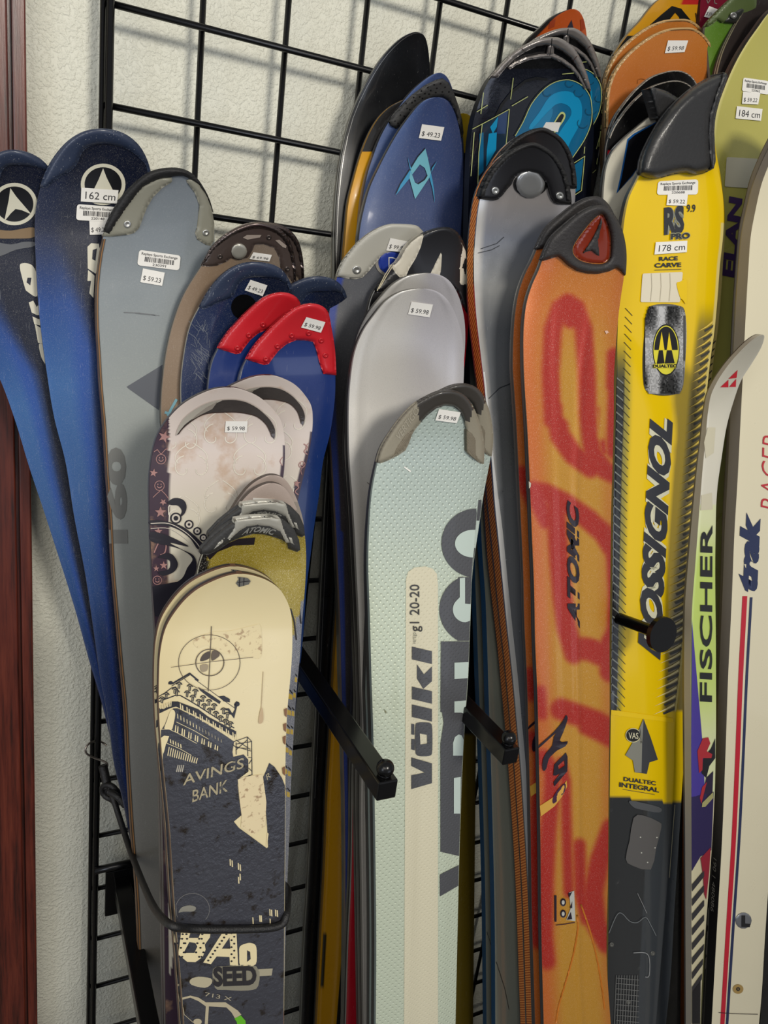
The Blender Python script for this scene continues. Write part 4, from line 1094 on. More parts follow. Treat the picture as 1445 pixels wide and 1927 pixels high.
# blue skis with diamond emblem
def vblue(x, y, u): return mixc((58, 80, 126), (42, 56, 96), sstep(0.0, 0.3, u) * 0.6 + sstep(0.7, 1.0, u) * 0.4)
L = [(827, 137), (805, 146), (770, 177), (752, 200), (733, 227), (716, 258), (704, 289), (691, 330), (683, 372), (678, 430), (676, 520), (690, 800), (712, 1200), (720, 1927)]
R = [(827, 137), (841, 145), (853, 173), (860, 202), (870, 248), (873, 310), (871, 400), (866, 600), (850, 900), (830, 1300), (820, 1927)]
s = Ski(L, R, 0.052, curl=(220, 0.035), crown=0.003, lean=0.085)
s.build('ski', 'blue ski with perforated black rubber tip band behind the diamond emblem ski', vblue, 'satin', [(0.5, (40, 44, 56)), (1.0, STEELC)], 'blue pointed skis')
PR = material('perforated_rubber', (46, 46, 46), 0.6, bump=0.3, bump_scale=400.0)
c4 = lambda P: cv(P, 600, 40, 4.817)
out = c4([(630, 900), (680, 830), (760, 745), (850, 660), (960, 580), (1060, 530), (1120, 515), (1180, 560), (1225, 650), (1270, 780), (1300, 900), (1312, 1010), (1300, 1060)])
inn = c4([(1285, 1050), (1270, 950), (1240, 830), (1190, 730), (1120, 685), (1040, 690), (960, 730), (870, 800), (800, 880), (750, 940), (700, 975), (645, 945)])
g = s.pad('tip_band', out + inn, 0.004, PR, edge=6)
for row in ([(672, 870), (725, 805), (790, 745), (860, 690), (930, 632), (988, 600), (1046, 575), (1104, 565)], [(690, 905), (740, 850), (800, 790), (845, 738), (915, 685), (962, 655), (1015, 628), (1070, 607), (1145, 598)], [(718, 925), (775, 860), (825, 800), (872, 720), (940, 700), (1000, 660), (1060, 645), (1120, 640), (1180, 640)]):
    for x, y in c4(row): s.rivet(x, y, 1.5, (8, 8, 8), 0.0, 0.0, 0.0003, name='perforation', base=0.0041) if False else s.g([ell(x, y, 1.5, 1.5, 8)], (8, 8, 8), 18)
s.done()
L = [(822, 183), (805, 186), (790, 196), (772, 217), (750, 248), (733, 277), (712, 318), (697, 351), (685, 393), (677, 434), (674, 480), (680, 600), (700, 900), (720, 1300), (728, 1927)]
R = [(822, 183), (838, 187), (848, 198), (858, 220), (867, 258), (871, 310), (871, 360), (867, 434), (861, 600), (842, 900), (822, 1300), (812, 1927)]
s = Ski(L, R, 0.068, curl=(220, 0.035), crown=0.0035, lean=0.09)
s.build('ski', 'blue ski with turquoise diamond emblem and price tag', vblue, 'satin', [(0.5, (40, 44, 56)), (1.0, STEELC)], 'blue pointed skis', ncol=18)
INKN = (24, 28, 44)
for dx, dy, lay in ((-1.6, -2.2, 1), (0, 0, 2)):
    T_ = lambda P: [(x + dx, y + dy) for x, y in c4(P)]
    c_ = (lambda c: INKN) if lay == 1 else (lambda c: c)
    s.g([T_([(966, 1155), (985, 1230), (1015, 1370), (1000, 1420), (960, 1480), (872, 1612), (850, 1530), (820, 1420), (838, 1330), (900, 1230)]), T_([(915, 1298), (845, 1390), (870, 1460), (900, 1480), (960, 1440), (985, 1400), (960, 1330)])], c_((104, 168, 184)), lay, coat=0.0)
    s.g([T_([(825, 1350), (842, 1358), (845, 1395), (760, 1500), (695, 1580), (740, 1480)])], c_((60, 140, 180)), lay)
    s.g([T_([(1015, 1370), (1000, 1410), (1030, 1520), (1050, 1650), (1045, 1540), (1030, 1440)])], c_((60, 140, 180)), lay)
    s.g([T_([(1072, 1270), (1040, 1330), (1018, 1372), (1026, 1330)])], c_((60, 140, 180)), lay)
    s.g([T_([(806, 1230), (815, 1290), (828, 1345), (840, 1340), (820, 1290)])], c_((60, 140, 180)), lay)
s.price(c4([(935, 933), (1137, 960), (1107, 1083), (906, 1058)]), '$ 49.23')
s.done()
# ski with light grey riveted guard and round blue badge
c5 = lambda P: cv(P, 600, 400, 4.014)
def dyn(x, y, u):
    if u < 0.085 + 0.05 * sstep(900, 1300, y): return (34, 58, 140)
    return mixc((84, 86, 92), (52, 48, 52), sstep(560, 900, y))
L = [(742, 423), (714, 430), (687, 447), (662, 472), (643, 499), (632, 530), (622, 572), (616, 640), (616, 700), (619, 774), (625, 870), (629, 933), (633, 1005), (637, 1089), (640, 1161), (642, 1262), (646, 1399), (649, 1524), (650, 1700), (648, 1927)]
R = [(742, 423), (770, 424), (792, 434), (803, 460), (804, 520), (790, 700), (762, 900), (722, 1100), (706, 1300), (700, 1500), (690, 1927)]
s = Ski(L, R, 0.086, curl=(170, 0.025), crown=0.002, lean=0.09)
s.build('ski', 'ski with light grey guard, round blue badge and blue left edge', dyn, 'satin', [(0.4, (150, 130, 118)), (1.0, STEELC)], ncol=20)
o = s.rim(521, 445, 2.0)
g = s.pad('tip_guard', o + c5([(785, 180), (720, 260), (640, 300), (560, 305), (500, 320), (450, 360), (420, 390), (380, 440), (330, 490), (280, 503), (230, 500)]), 0.004, (172, 170, 160), edge=8)
s.rivet(671.5, 508, 8.5, base=0.004)
s.g([ell(736, 494, 30, 27, 30)], (140, 136, 128), 3); s.pad('round_badge', [ell(736, 494, 24, 22, 30)], 0.0025, (28, 52, 140), edge=5, base=0.001)
s.text('D', (731, 507), (748, 507), (731, 484), (210, 208, 200), 16, bold=-0.02)
s.price(c5([(540, 192), (690, 222), (655, 302), (508, 286)]), '$ 99.98', base=0.0042)
s.done()
# black and white guard, red below
def redski(x, y, u): return (18, 17, 20) if y < 1000 and u < 0.6 else (176, 22, 40)
L = [(838, 429), (812, 434), (790, 444), (768, 470), (752, 498), (722, 525), (703, 552), (692, 590), (680, 680), (672, 850), (670, 1000), (669, 1150), (668, 1250), (667, 1320), (664, 1461), (661, 1655), (655, 1788), (651, 1927)]
R = [(838, 429), (856, 435), (870, 455), (878, 482), (882, 525), (883, 580), (878, 650), (862, 760), (820, 900), (760, 1100), (710, 1300), (700, 1500), (695, 1927)]
s = Ski(L, R, 0.104, curl=(150, 0.02), crown=0.0015, lean=0.09)
s.build('ski', 'ski with big black and white tip guard and red body, behind the silver skis', redski, 'gloss', [(0.3, (176, 176, 170)), (0.6, (30, 24, 24)), (1.0, STEELC)])
BP = material('black_plastic', (24, 24, 27), 0.4, coat=0.15)
outer = s.rim(545, 600, 2.0)
g = s.pad('tip_guard', outer + c5([(1075, 690), (1040, 600), (1000, 560), (900, 520), (700, 520), (560, 560), (480, 600), (430, 610)]), 0.0045, BP, edge=7)
WP = (196, 190, 174)
s.pad('white_inlay', c5([(785, 162), (790, 180), (770, 260), (730, 350), (680, 430), (660, 480), (610, 490), (580, 460), (550, 410), (590, 380), (620, 340), (650, 280), (690, 230), (740, 190)]), 0.0012, WP, edge=5, parent=g, base=0.0044)
s.pad('white_inlay', c5([(932, 278), (925, 400), (915, 490), (840, 465), (880, 380)]), 0.0008, WP, edge=3, parent=g, base=0.0044)
s.pad('white_inlay', c5([(1075, 225), (1108, 290), (1112, 340), (1090, 400), (1105, 450), (1130, 500), (1115, 545), (1075, 555), (1052, 520), (1055, 430), (1070, 330)]), 0.0008, WP, edge=4, parent=g, base=0.0040)
for a in (0, 16): s.line(c5([(548 + a, 395), (500 + a, 470), (440 + a, 590 - a)]), 1.6, (200, 190, 160), 18)
s.done()
# silver pair
def silverp(x, y, u): return mixc((214, 211, 205), (192, 189, 193), sstep(0.3, 0.7, u) * sstep(900, 600, y))
L = [(794, 543), (778, 544), (756, 549), (732, 562), (705, 592), (683, 624), (668, 662), (660, 711), (657, 749), (656, 799), (658, 870), (662, 922), (667, 995), (671, 1078), (675, 1161), (678, 1250), (681, 1374), (679, 1524), (681, 1700), (684, 1927)]
R = [(794, 543), (812, 545), (830, 553), (848, 573), (862, 604), (870, 637), (873, 674), (872, 724), (866, 800), (850, 900), (815, 1050), (765, 1250), (728, 1400), (716, 1600), (710, 1927)]
for k, (sh, lb) in enumerate(((None, 'plain silver ski with a price tag near its round tip'), (((806, 514), -0.014), 'plain silver ski, rear one, its rim showing above the tagged silver ski'))):
    s = Ski(L, R, 0.142, curl=(230, 0.035), crown=0.003, lean=0.09, shift=sh, conv=None if k == 0 else 900, prof=lambda u, q: 0.0014 * (sstep(0.14, 0.06, u) + sstep(0.86, 0.94, u)) * sstep(0, 30, q))
    s.build('ski', lb, silverp, 'metalsilver', [(0.4, (150, 148, 142)), (0.6, (50, 44, 44)), (1.0, STEELC)], 'plain silver skis', ncol=26)
    if k == 0:
        s.price(c5([(700, 673), (862, 695), (836, 792), (673, 768)]), '$ 59.98')
        s.line([(691, 908), (696, 912), (700, 925)], 1.6, (120, 116, 108), 1)
    s.done()
# pale green pair
PG = (182, 196, 188)
def vert(x, y, u):
    c = mixc((166, 179, 172), (190, 199, 178), sstep(850, 1200, y))
    return c
cA = lambda P: cv(P, 660, 700, 4.188); cB = lambda P: cv(P, 690, 1040, 6.02); cC = lambda P: cv(P, 540, 1150, 4.014)
L = [(846, 736), (828, 738), (806, 747), (785, 759), (760, 783), (736, 815), (717, 848), (708, 882), (700, 925), (695, 985), (693, 1058), (696, 1160), (699, 1274), (703, 1399), (705, 1511), (707, 1655), (708, 1788), (707, 1927)]
R = [(846, 736), (862, 739), (880, 752), (893, 775), (903, 803), (909, 835), (909, 867), (905, 903), (899, 951), (894, 1010), (888, 1082), (885.5, 1154), (883.5, 1206), (881, 1272), (875, 1355), (870, 1447), (864, 1621), (861, 1746), (857, 1927)]
GREY = MAT.setdefault('vgrey', material('grey_print', (74, 75, 78), 0.42, coat=0.15, weave=230.0, bump=0.25))
GU = material('taupe_guard', (134, 128, 112), 0.5, bump=0.15, bump_scale=500.0)
DG = material('dark_guard', (58, 55, 51), 0.36, coat=0.25)
def vprof(u, q): return 0.0022 * sstep(300, 600, q) * (sstep(0.20, 0.30, u) - sstep(0.42, 0.52, u)) + 0.0008 * (sstep(0.55, 0.6, u) - sstep(0.85, 0.9, u)) * sstep(300, 600, q)
for k, (sh, lb) in enumerate(((None, 'pale green ski with large grey letters and a price tag at its tip'), (((873, 724), -0.013), 'rear pale green ski, a sliver to the right of its tagged mate'))):
    s = Ski(L, R, 0.192, curl=(150, 0.022), crown=0.0022, lean=0.095, shift=sh, prof=vprof, conv=None if k == 0 else 1330)
    s.build('ski', lb, vert, 'weave', [(0.4, (140, 152, 146)), (0.55, (60, 60, 58)), (1.0, STEELC)], 'pale green skis', ncol=26)
    out = s.rim(871, 873, 2.0)
    inn = cA([(1035, 725), (1010, 715), (960, 680), (905, 630), (900, 560), (905, 450), (890, 380), (860, 310), (810, 272), (740, 265), (670, 290), (600, 345), (550, 400), (510, 450), (480, 500), (460, 560), (430, 620), (370, 660), (290, 700), (235, 720)])
    dark = lambda x, y: 1 if (786 < x < 880 and y < 800) else 0
    g = s.pad('tip_guard', out + inn, 0.0045, GU, edge=8, mats=[GU, DG], matf=lambda x, y: 1 if (y < 700 + (395 / 4.188) and (x - 786) * 1.0 > (y - 757) * 0.09 and x < 887 + (y > 765) * 6 - (y - 765) * 0.30) else 0, cell=3.2)
    for P in ([(330, 670), (355, 600), (400, 530), (450, 470), (495, 455), (470, 520), (450, 570), (420, 615)], [(912, 455), (960, 480), (985, 530), (1000, 700), (960, 670), (915, 625)]):
        s.pad('textured_inset', cA(P), 0.0012, material('textured_grip', (112, 104, 88), 0.6, weave=700.0, bump=0.5) if 'grip' not in MAT else MAT['grip'], edge=3, parent=g, base=0.0040)
    TV, TF = text2d('VERTIGO', 0.02, 0.2)   # raised lettering on the guard, same colour as the guard
    Vv = []; q0, q1, q2 = (np.array(p) for p in cA([(385, 540), (545, 310), (350, 500)]))
    for v in TV: p = q0 + v[0] * (q1 - q0) + v[1] * (q2 - q0); Vv.append(s.P(p[0], p[1], 0.0052))
    add_obj('lettering', Vv, TF, [flat((150, 144, 128), 0.5)], None, g, s.org, smooth=False)
    C = s.clipx
    band = cB([(478, 1927)]) 
    s.g([[(764, 1090), (768, 1076), (780, 1068), (800, 1066), (814, 1070), (822, 1080), (824, 1100), (824, 1960), (760, 1960)]], flat((206, 200, 174), 0.42, 0.05, weave=230.0, bump=0.25), 1, cell=12)
    # giant letters
    def arc(cx, cy, rx, ry, a0, a1, n=20): return ell(cx, cy, rx, ry, n, a0, a1)
    big = arc(896, 1022, 65, 65, 270, 90, 30)  # left half
    Oout = [(x, y) for x, y in ell(896, 1022, 65, 65, 36, -90, -270)]
    xr_ = lambda y: s.xr(y) - 0.4
    right = [(xr_(y), y) for y in range(1086, 956, -10)]
    s.g([C(Oout + right), ], GREY, 3, cell=10)
    s.g([C([(x, y) for x, y in ell(890, 1023, 34, 26, 24, -90, -270)] + [(xr_(y), y) for y in (1049, 1036, 1022, 1010, 997)])], PG, 5, cell=10)
    Gout = ell(893, 1147, 65, 62, 30, -120, -240)
    s.g([C([(863, 1086)] + [(x, y) for x, y in ell(893, 1147, 66, 66, 30, -118, -242)] + [(856, 1206), (xr_(1206), 1206), (xr_(1150), 1150), (xr_(1086), 1086)])], GREY, 3, cell=10)
    s.g([C([(865, 1088), (875, 1087), (875, 1136), (xr_(1137), 1137), (xr_(1168), 1168)] + ell(876, 1147, 24, 24, 16, 90, 225) + [(865, 1124)])], PG, 5, cell=10)
    s.g([C([(830, 1207), (xr_(1207), 1207)] + [(xr_(y), y) for y in (1240, 1280, 1320, 1360, 1400, 1440, 1480, 1520, 1560, 1611)] + [(829, 1603), (829, 1400), (835, 1360), (832, 1340), (829, 1340)])], GREY, 3, cell=12)
    s.g([C([(855, 1247), (xr_(1246), 1246), (xr_(1276), 1276), (855, 1278)])], PG, 5)
    s.g([C([(855, 1320), (xr_(1318), 1318), (xr_(1346), 1350), (875, 1344), (868, 1341), (855, 1341)])], PG, 5)
    s.g([C([(852.5, 1422), (852.5, 1398), (856, 1387), (863, 1382), (869, 1384), (872, 1392), (872, 1422)])], PG, 5)
    s.g([C([(854, 1464), (867, 1462), (866, 1531), (854, 1531)])], PG, 5)
    s.g([C([(828, 1646), (xr_(1628), 1628), (xr_(1667), 1667), (828, 1687)])], GREY, 3, cell=12)
    # brand letters
    for lp in ([[(940, 1105), (1095, 1150), (1095, 1300), (940, 1345), (940, 1240), (1040, 1220), (940, 1170)]],
               [smoothpts([(970, 870), (990, 842), (1040, 840), (1085, 848), (1097, 890), (1097, 1050), (1085, 1090), (1030, 1098), (985, 1090), (970, 1050)], 3, True), [(1003, 925), (1058, 935), (1060, 1000), (1008, 1008)]],
               [[(940, 850), (962, 855), (962, 935), (940, 932)]], [[(940, 965), (965, 968), (965, 1052), (940, 1045)]],
               [[(945, 705), (1095, 740), (1095, 835), (945, 800)]], [[(945, 570), (1095, 605), (1095, 700), (945, 665)]],
               [[(982, 402), (1035, 478), (1095, 418), (1095, 530), (1030, 588), (982, 510)]], [[(945, 268), (1095, 303), (1095, 400), (945, 365)]]):
        s.g([cC(l) for l in lp], GREY, 4)
    s.text('g1 20-20', (795, 1189), (795, 1100), (771, 1189), (58, 56, 52), 4, bold=0.01)
    s.text('vertigo', (785, 1212), (785, 1190), (776, 1212), (140, 140, 124), 4)
    if k == 0:
        s.price(cA([(696, 292), (868, 318), (835, 404), (666, 382)]), '$ 59.98', base=0.0006)
        s.sticker('paper_scrap', cA([(425, 745), (475, 780), (470, 790), (418, 752)]), [], lv=3)
        s.g([cC([(735, 740), (752, 760), (748, 775), (738, 762)])], (120, 120, 90), 2)
    s.done()

# ---------- right group
# orange tip at the back
L = [(1078, 17), (1060, 21), (1040, 31), (1019, 50), (992, 77), (975, 110), (968, 200), (990, 500), (1010, 1927)]
R = [(1078, 17), (1090, 22), (1098, 36), (1103, 60), (1106, 120), (1104, 300), (1090, 700), (1080, 1927)]
s = Ski(L, R, 0.045, curl=(160, 0.02), crown=0.001, lean=0.06)
s.build('ski', 'translucent orange pointed tip with black arrow, behind the black and cyan skis', lambda x, y, u: (168, 72, 20) if y < 74 and u > 0.12 else (24, 22, 22), 'gloss', [(0.6, (30, 28, 28)), (1.0, STEELC)], ncol=20)
c6 = lambda P: cv(P, 860, 0, 4.014)
s.g([c6([(865, 150), (880, 215), (830, 215), (845, 185)])], (34, 28, 40), 1)
s.g([c6([(700, 165), (745, 140), (735, 200), (690, 220)])], (138, 50, 16), 1); s.g([c6([(930, 150), (955, 140), (965, 215), (935, 240)])], (138, 50, 16), 1)
s.done()
# black and cyan pair
def k2(x, y, u):
    c = (18, 22, 34)
    if y < 130: c = (14, 15, 18)
    return mixc(c, (168, 172, 160), sstep(620, 800, y))
L = [(1045, 72), (1026, 73), (1005, 79), (980, 91), (952, 115), (935, 134), (920, 152), (905, 184), (892, 224), (886, 262), (883, 324), (881, 400), (881, 600), (888, 780), (902, 940), (908, 1050), (913, 1120), (917, 1225), (920, 1330), (923, 1414), (926, 1520), (931, 1746), (932, 1927)]
R = [(1045, 72), (1062, 78), (1080, 94), (1095, 120), (1107, 155), (1114, 200), (1117, 250), (1114, 310), (1109, 380), (1100, 500), (1060, 800), (1010, 1200), (990, 1500), (985, 1927)]
SILV = material('silver_guard', (148, 142, 138), 0.32, metal=0.6, wear=0.2, wear_color=(100, 96, 92))
LIME = (170, 178, 112); CY = (22, 128, 172); CYD = (20, 90, 128)
for k, (sh, lb) in enumerate(((None, 'front black and cyan ski with silver ribbed tip guard, white lower down'), (((1075, 54), -0.030), 'rear black and cyan ski with silver ribbed guard, under the orange tip'))):
    s = Ski(L, R, 0.086, curl=(230, 0.04), crown=0.0015, lean=0.085, shift=sh, thick=(0.008, 0.010), conv=None if k == 0 else 1150)
    s.build('ski', lb, k2, 'crystal', [(1.0, MAT.setdefault('k2side', two_tone('black_to_blue_side', (34, 96, 146), (22, 26, 32), 1.40, 1.50)))], 'black and cyan skis', ncol=18)
    # guard: outer rail, inner rail and two cross bars
    o1 = c6([(256, 588), (300, 530), (370, 450), (480, 355), (600, 305), (720, 285), (800, 320), (880, 400), (940, 490), (985, 590), (1003, 690)])
    o1 = s.rim(149, 172, 2.0)
    inn1 = c6([(985, 680), (950, 600), (900, 500), (860, 440), (800, 390), (735, 355), (670, 340), (600, 350), (520, 390), (440, 440), (370, 510), (310, 585)])
    s.pad('tip_guard', o1 + inn1, 0.005, SILV, edge=6, cell=4)
    mid = c6([(380, 510), (430, 470), (520, 430), (620, 410), (720, 400), (800, 440), (880, 500), (930, 560), (985, 670), (960, 680), (915, 590), (860, 525), (790, 475), (715, 440), (630, 440), (540, 455), (450, 490), (400, 525)])
    s.pad('guard_rib', mid, 0.003, SILV, edge=4, cell=4)
    s.pad('guard_rib', c6([(690, 330), (735, 335), (730, 420), (670, 420)]), 0.0035, SILV, edge=4, cell=4)
    s.line(c6([(717, 290), (712, 350), (700, 420)]), 1.4, (20, 20, 22), 22); s.line(c6([(490, 365), (505, 385)]), 1.2, (60, 40, 40), 22); s.line(c6([(880, 455), (905, 425)]), 1.2, (60, 40, 40), 22)
    C = s.clipx
    loop = c6([(440, 1025), (500, 920), (560, 790), (640, 690), (720, 630), (800, 605), (870, 608), (950, 650), (1005, 730), (1020, 820), (1010, 940), (960, 1060), (880, 1180), (830, 1260), (760, 1420)])
    s.g([C(smoothpts(loop, 3) + c6([(700, 1500), (560, 1440), (440, 1300)]))], CYD, 2, cell=10, rough=0.15)
    s.line(C(smoothpts(loop, 3)), 1.4, LIME, 6)
    b1 = c6([(540, 970), (620, 850), (700, 730), (790, 690), (870, 700), (930, 760), (945, 840), (930, 930), (860, 1060), (830, 1110), (760, 1040), (800, 960), (860, 870), (850, 810), (790, 780), (730, 800), (690, 860), (640, 960)])
    s.g([C(smoothpts(b1, 3, True))], CY, 3, cell=10, rough=0.15)
    s.g([C(smoothpts(c6([(560, 990), (600, 940), (680, 850), (720, 820), (715, 880), (660, 990), (620, 1040)]), 3, True))], (30, 110, 150), 4, rough=0.15)
    s.g([C(smoothpts(c6([(700, 985), (740, 910), (775, 855), (800, 845), (818, 865), (812, 900), (780, 950), (745, 1000)]), 3, True))], LIME, 5)
    s.g([C(smoothpts(c6([(712, 985), (748, 915), (780, 868), (798, 862), (806, 880), (775, 940), (740, 990)]), 3, True))], (18, 22, 30), 6)
    for cx, cy, r in ((850, 630, 30), (920, 700, 34), (950, 930, 40), (680, 700, 30), (1000, 840, 30)):
        x, y = c6([(cx, cy)])[0]; s.line(C(ell(x, y, r / 4, r / 4.4, 14, 20, 220)), 0.9, (14, 60, 84), 6)
    # left panel
    s.g([C(c6([(190, 940), (310, 870), (395, 825), (380, 1100), (300, 1200), (160, 1340), (170, 1100)]))], (28, 44, 60), 2, rough=0.12)
    s.g([C(c6([(240, 1010), (300, 1000), (295, 1130), (220, 1260), (225, 1130)]))], CY, 3, rough=0.15)
    s.g([C(c6([(250, 960), (310, 880), (300, 960), (270, 1010)]))], CY, 3, rough=0.15)
    s.g([C(c6([(170, 1010), (200, 1000), (200, 1290), (160, 1330)]))], CYD, 3, rough=0.15)
    s.g([C(c6([(310, 870), (385, 830), (365, 1010), (300, 1010)]))], (40, 60, 96), 3, rough=0.12)
    for P in ([(115, 975), (250, 905), (395, 825)], [(395, 825), (385, 950), (370, 1090)], [(425, 590), (405, 750)], [(200, 700), (180, 860)], [(150, 845), (230, 795)], [(415, 800), (535, 730)], [(190, 940), (165, 1150), (155, 1440)], [(105, 1330), (130, 1000)], [(795, 560), (900, 550)],
              [(870, 1240), (965, 1180), (940, 1440), (880, 1480)], [(965, 1110), (960, 1160)]):
        s.line(C(c6(P)), 1.3, LIME, 5)
    s.g([C(c6([(880, 1250), (955, 1195), (930, 1430), (885, 1460)]))], CYD, 4, rough=0.15)
    s.line(c6([(300, 870), (340, 790), (420, 690), (520, 610), (600, 590), (680, 600)]), 5, (6, 7, 9), 2)
    if k == 1:
        for P in ([(1035, 1220), (1050, 1100), (1020, 1180)], [(1085, 1085), (1150, 1050)], [(1050, 1360), (1120, 1315)], [(1000, 1240), (1040, 1130)], [(1100, 960), (1120, 930)], [(980, 1430), (1020, 1405)], [(945, 470), (1020, 485)]):
            s.line(C(c6(P)), 1.3, LIME, 5)
    for yy in (1840,): s.line([(s.xl(yy) + 2, yy - 30), (s.xl(yy) + 18, yy + 20), (s.xl(yy) + 26, yy + 60)], 1.0, (40, 40, 40), 2)
    s.done()

# bare metal skis with orange woven edge
def metalp(x, y, u):
    if u < 0.06: return (206, 204, 200)
    return stops(y, [(380, (176, 172, 172)), (450, (146, 152, 166)), (540, (176, 178, 178)), (620, (132, 136, 142)), (860, (160, 164, 168)), (1300, (150, 154, 162)), (1927, (150, 148, 150))])  # grey bands down the bare metal are its reflections put into the colour
BR = material('orange_braid', (196, 102, 40), 0.45, bump=0.0)
def braid():
    nt = BR.node_tree; N = nt.nodes; b = N['Principled BSDF']
    tc = N.new('ShaderNodeTexCoord'); mp = N.new('ShaderNodeMapping'); mp.inputs['Rotation'].default_value = (0.9, 0, 0)
    w = N.new('ShaderNodeTexWave'); w.inputs['Scale'].default_value = 110; w.inputs['Distortion'].default_value = 0.6
    w.bands_direction = 'Z'
    nt.links.new(tc.outputs['Object'], mp.inputs['Vector']); nt.links.new(mp.outputs[0], w.inputs['Vector'])
    mx = N.new('ShaderNodeMix'); mx.data_type = 'RGBA'; mx.inputs['A'].default_value = lin4((176, 76, 18)); mx.inputs['B'].default_value = lin4((255, 168, 84))
    nt.links.new(w.outputs['Fac'], mx.inputs['Factor']); nt.links.new(mx.outputs['Result'], b.inputs['Base Color'])
    bp = N.new('ShaderNodeBump'); bp.inputs['Distance'].default_value = 0.001; bp.inputs['Strength'].default_value = 0.6
    nt.links.new(w.outputs['Fac'], bp.inputs['Height']); nt.links.new(bp.outputs[0], b.inputs['Normal'])
braid()
L = [(1002, 271), (986, 275), (966, 285), (945, 301), (922, 329), (906, 365), (899, 400), (896, 430), (892, 487), (893, 550), (898, 612), (904, 662), (911, 724), (917, 790), (924, 860), (931, 951), (938, 1020), (947, 1111), (954, 1180), (964, 1271), (973, 1370), (980, 1449), (987, 1555), (995, 1696), (1002, 1927)]
R = [(1002, 271), (1020, 277), (1040, 291), (1058, 317), (1068, 347), (1073, 384), (1070, 450), (1058, 530), (1040, 620), (1024, 800), (1020, 1000), (1020, 1200), (1024, 1500), (1034, 1927)]
for k, (sh, lb) in enumerate(((None, 'bare metal ski with orange woven edge, black guard and round silver disc'), (((1020, 243), -0.022), 'bare metal ski with orange woven edge, rear one, torn tag under its black guard'))):
    s = Ski(L, R, 0.130, curl=(190, 0.03), crown=0.0012, lean=0.095, shift=sh, thick=(0.013, 0.0165), conv=None if k == 0 else 1100)
    s.build('ski', lb, metalp, 'mirror', [(0.12, ('s', (190, 190, 190), 0.25, 0.9)), (0.85, BR), (1.0, STEELC)], 'bare metal skis with orange woven edges', ncol=12)
    out = s.rim(375, 386, 2.5)
    inn = c6([(770, 1545), (730, 1530), (705, 1490), (690, 1440), (670, 1380), (620, 1320), (550, 1300), (480, 1310), (430, 1350), (415, 1390), (380, 1430), (350, 1470), (315, 1505), (280, 1515), (200, 1508)])
    g = s.pad('tip_guard', out + inn, 0.005, BP, edge=7)
    o2 = s.rim(370, 380, 3.0); n_ = len(o2); inn2 = []
    for i, p in enumerate(o2):
        a = np.array(o2[max(0, i - 1)]); b = np.array(o2[min(n_ - 1, i + 1)]); t = b - a; l = math.hypot(*t) or 1
        inn2.append((p[0] - t[1] / l * 10, p[1] + t[0] / l * 10))
    s.pad('tip_rubber', o2 + inn2[::-1], 0.0045, blackr, edge=6, parent=g, base=0.003)
    al = flat((215, 215, 214), 0.3, 0.3)
    yy_ = list(range(700, 1985, 30)); s.g([[(s.xl(y) + 0.6, y) for y in yy_] + [(s.xl(y) + 4 + 6 * sstep(840, 1000, y), y) for y in yy_[::-1]]], al, 1, cell=60)
    if k == 0:
        s.rivet(932, 359, 7.5, (190, 192, 190), base=0.005); s.rivet(1053.5, 368.5, 7.5, (190, 192, 190), base=0.005)
        s.g([ell(998, 347, 32, 23, 32)], (14, 14, 15), 3)
        s.rivet(998, 345.5, 28, (168, 170, 172), metal=0.7, hgt=0.003, name='silver_disc', hole=False)
        for P in ([(905, 468), (935, 458), (948, 446)], [(900, 476), (925, 470), (940, 462)], [(920, 750), (940, 730), (960, 722)]): s.line(P, 1.3, (40, 44, 52), 2)
    else:
        s.sticker('torn_tag', c6([(600, 1035), (715, 1035), (695, 1110), (570, 1085)]), [], base=0.0008, lv=4)
    s.done()

# orange flame skis
REDS = [([(1040, 790), (1036, 700), (1040, 620), (1054, 580), (1068, 570), (1084, 580), (1098, 620), (1104, 700), (1106, 780), (1114, 850), (1138, 885), (1160, 895)], 15),
        ([(1044, 770), (1054, 820), (1078, 855), (1112, 880)], 17), ([(1070, 590), (1075, 600)], 16), ([(1155, 668), (1153, 760), (1154, 850)], 11), ([(1128, 770), (1136, 850)], 4),
        ([(1003, 925), (1025, 928), (1060, 945), (1100, 972), (1135, 1003), (1152, 1030)], 17), ([(1046, 955), (1052, 1050), (1058, 1120), (1066, 1180), (1080, 1230)], 17),
        ([(1012, 945), (1030, 980)], 14), ([(1150, 1030), (1152, 1100), (1152, 1180), (1138, 1215)], 9), ([(1080, 1220), (1110, 1222), (1150, 1240), (1150, 1262)], 20), ([(1110, 975), (1130, 1000)], 14),
        ([(1056, 1335), (1088, 1346), (1122, 1358), (1150, 1376)], 19), ([(1017, 1300), (1020, 1345)], 8), ([(1100, 1370), (1150, 1395)], 10),
        ([(1020, 1425), (1040, 1450), (1038, 1500), (1032, 1560), (1027, 1650), (1025, 1760), (1030, 1810)], 13), ([(1056, 1435), (1064, 1470), (1066, 1560), (1070, 1680)], 8),
        ([(1150, 1560), (1128, 1620), (1116, 1680), (1122, 1740), (1142, 1775)], 17), ([(1090, 1590), (1092, 1680), (1104, 1730)], 10)]
GOLDS = [([(1066, 700), (1068, 780)], 9), ([(1136, 740), (1132, 820)], 7), ([(1120, 1060), (1124, 1120), (1120, 1180)], 19)]
def segd(x, y, P):
    best = 1e9
    for (x0, y0), (x1, y1) in zip(P[:-1], P[1:]):
        dx, dy = x1 - x0, y1 - y0; t = max(0, min(1, ((x - x0) * dx + (y - y0) * dy) / (dx * dx + dy * dy + 1e-9)))
        best = min(best, math.hypot(x - x0 - t * dx, y - y0 - t * dy))
    return best
RB = [(P, r, min(y for _, y in P) - r - 14, max(y for _, y in P) + r + 14) for P, r in REDS]
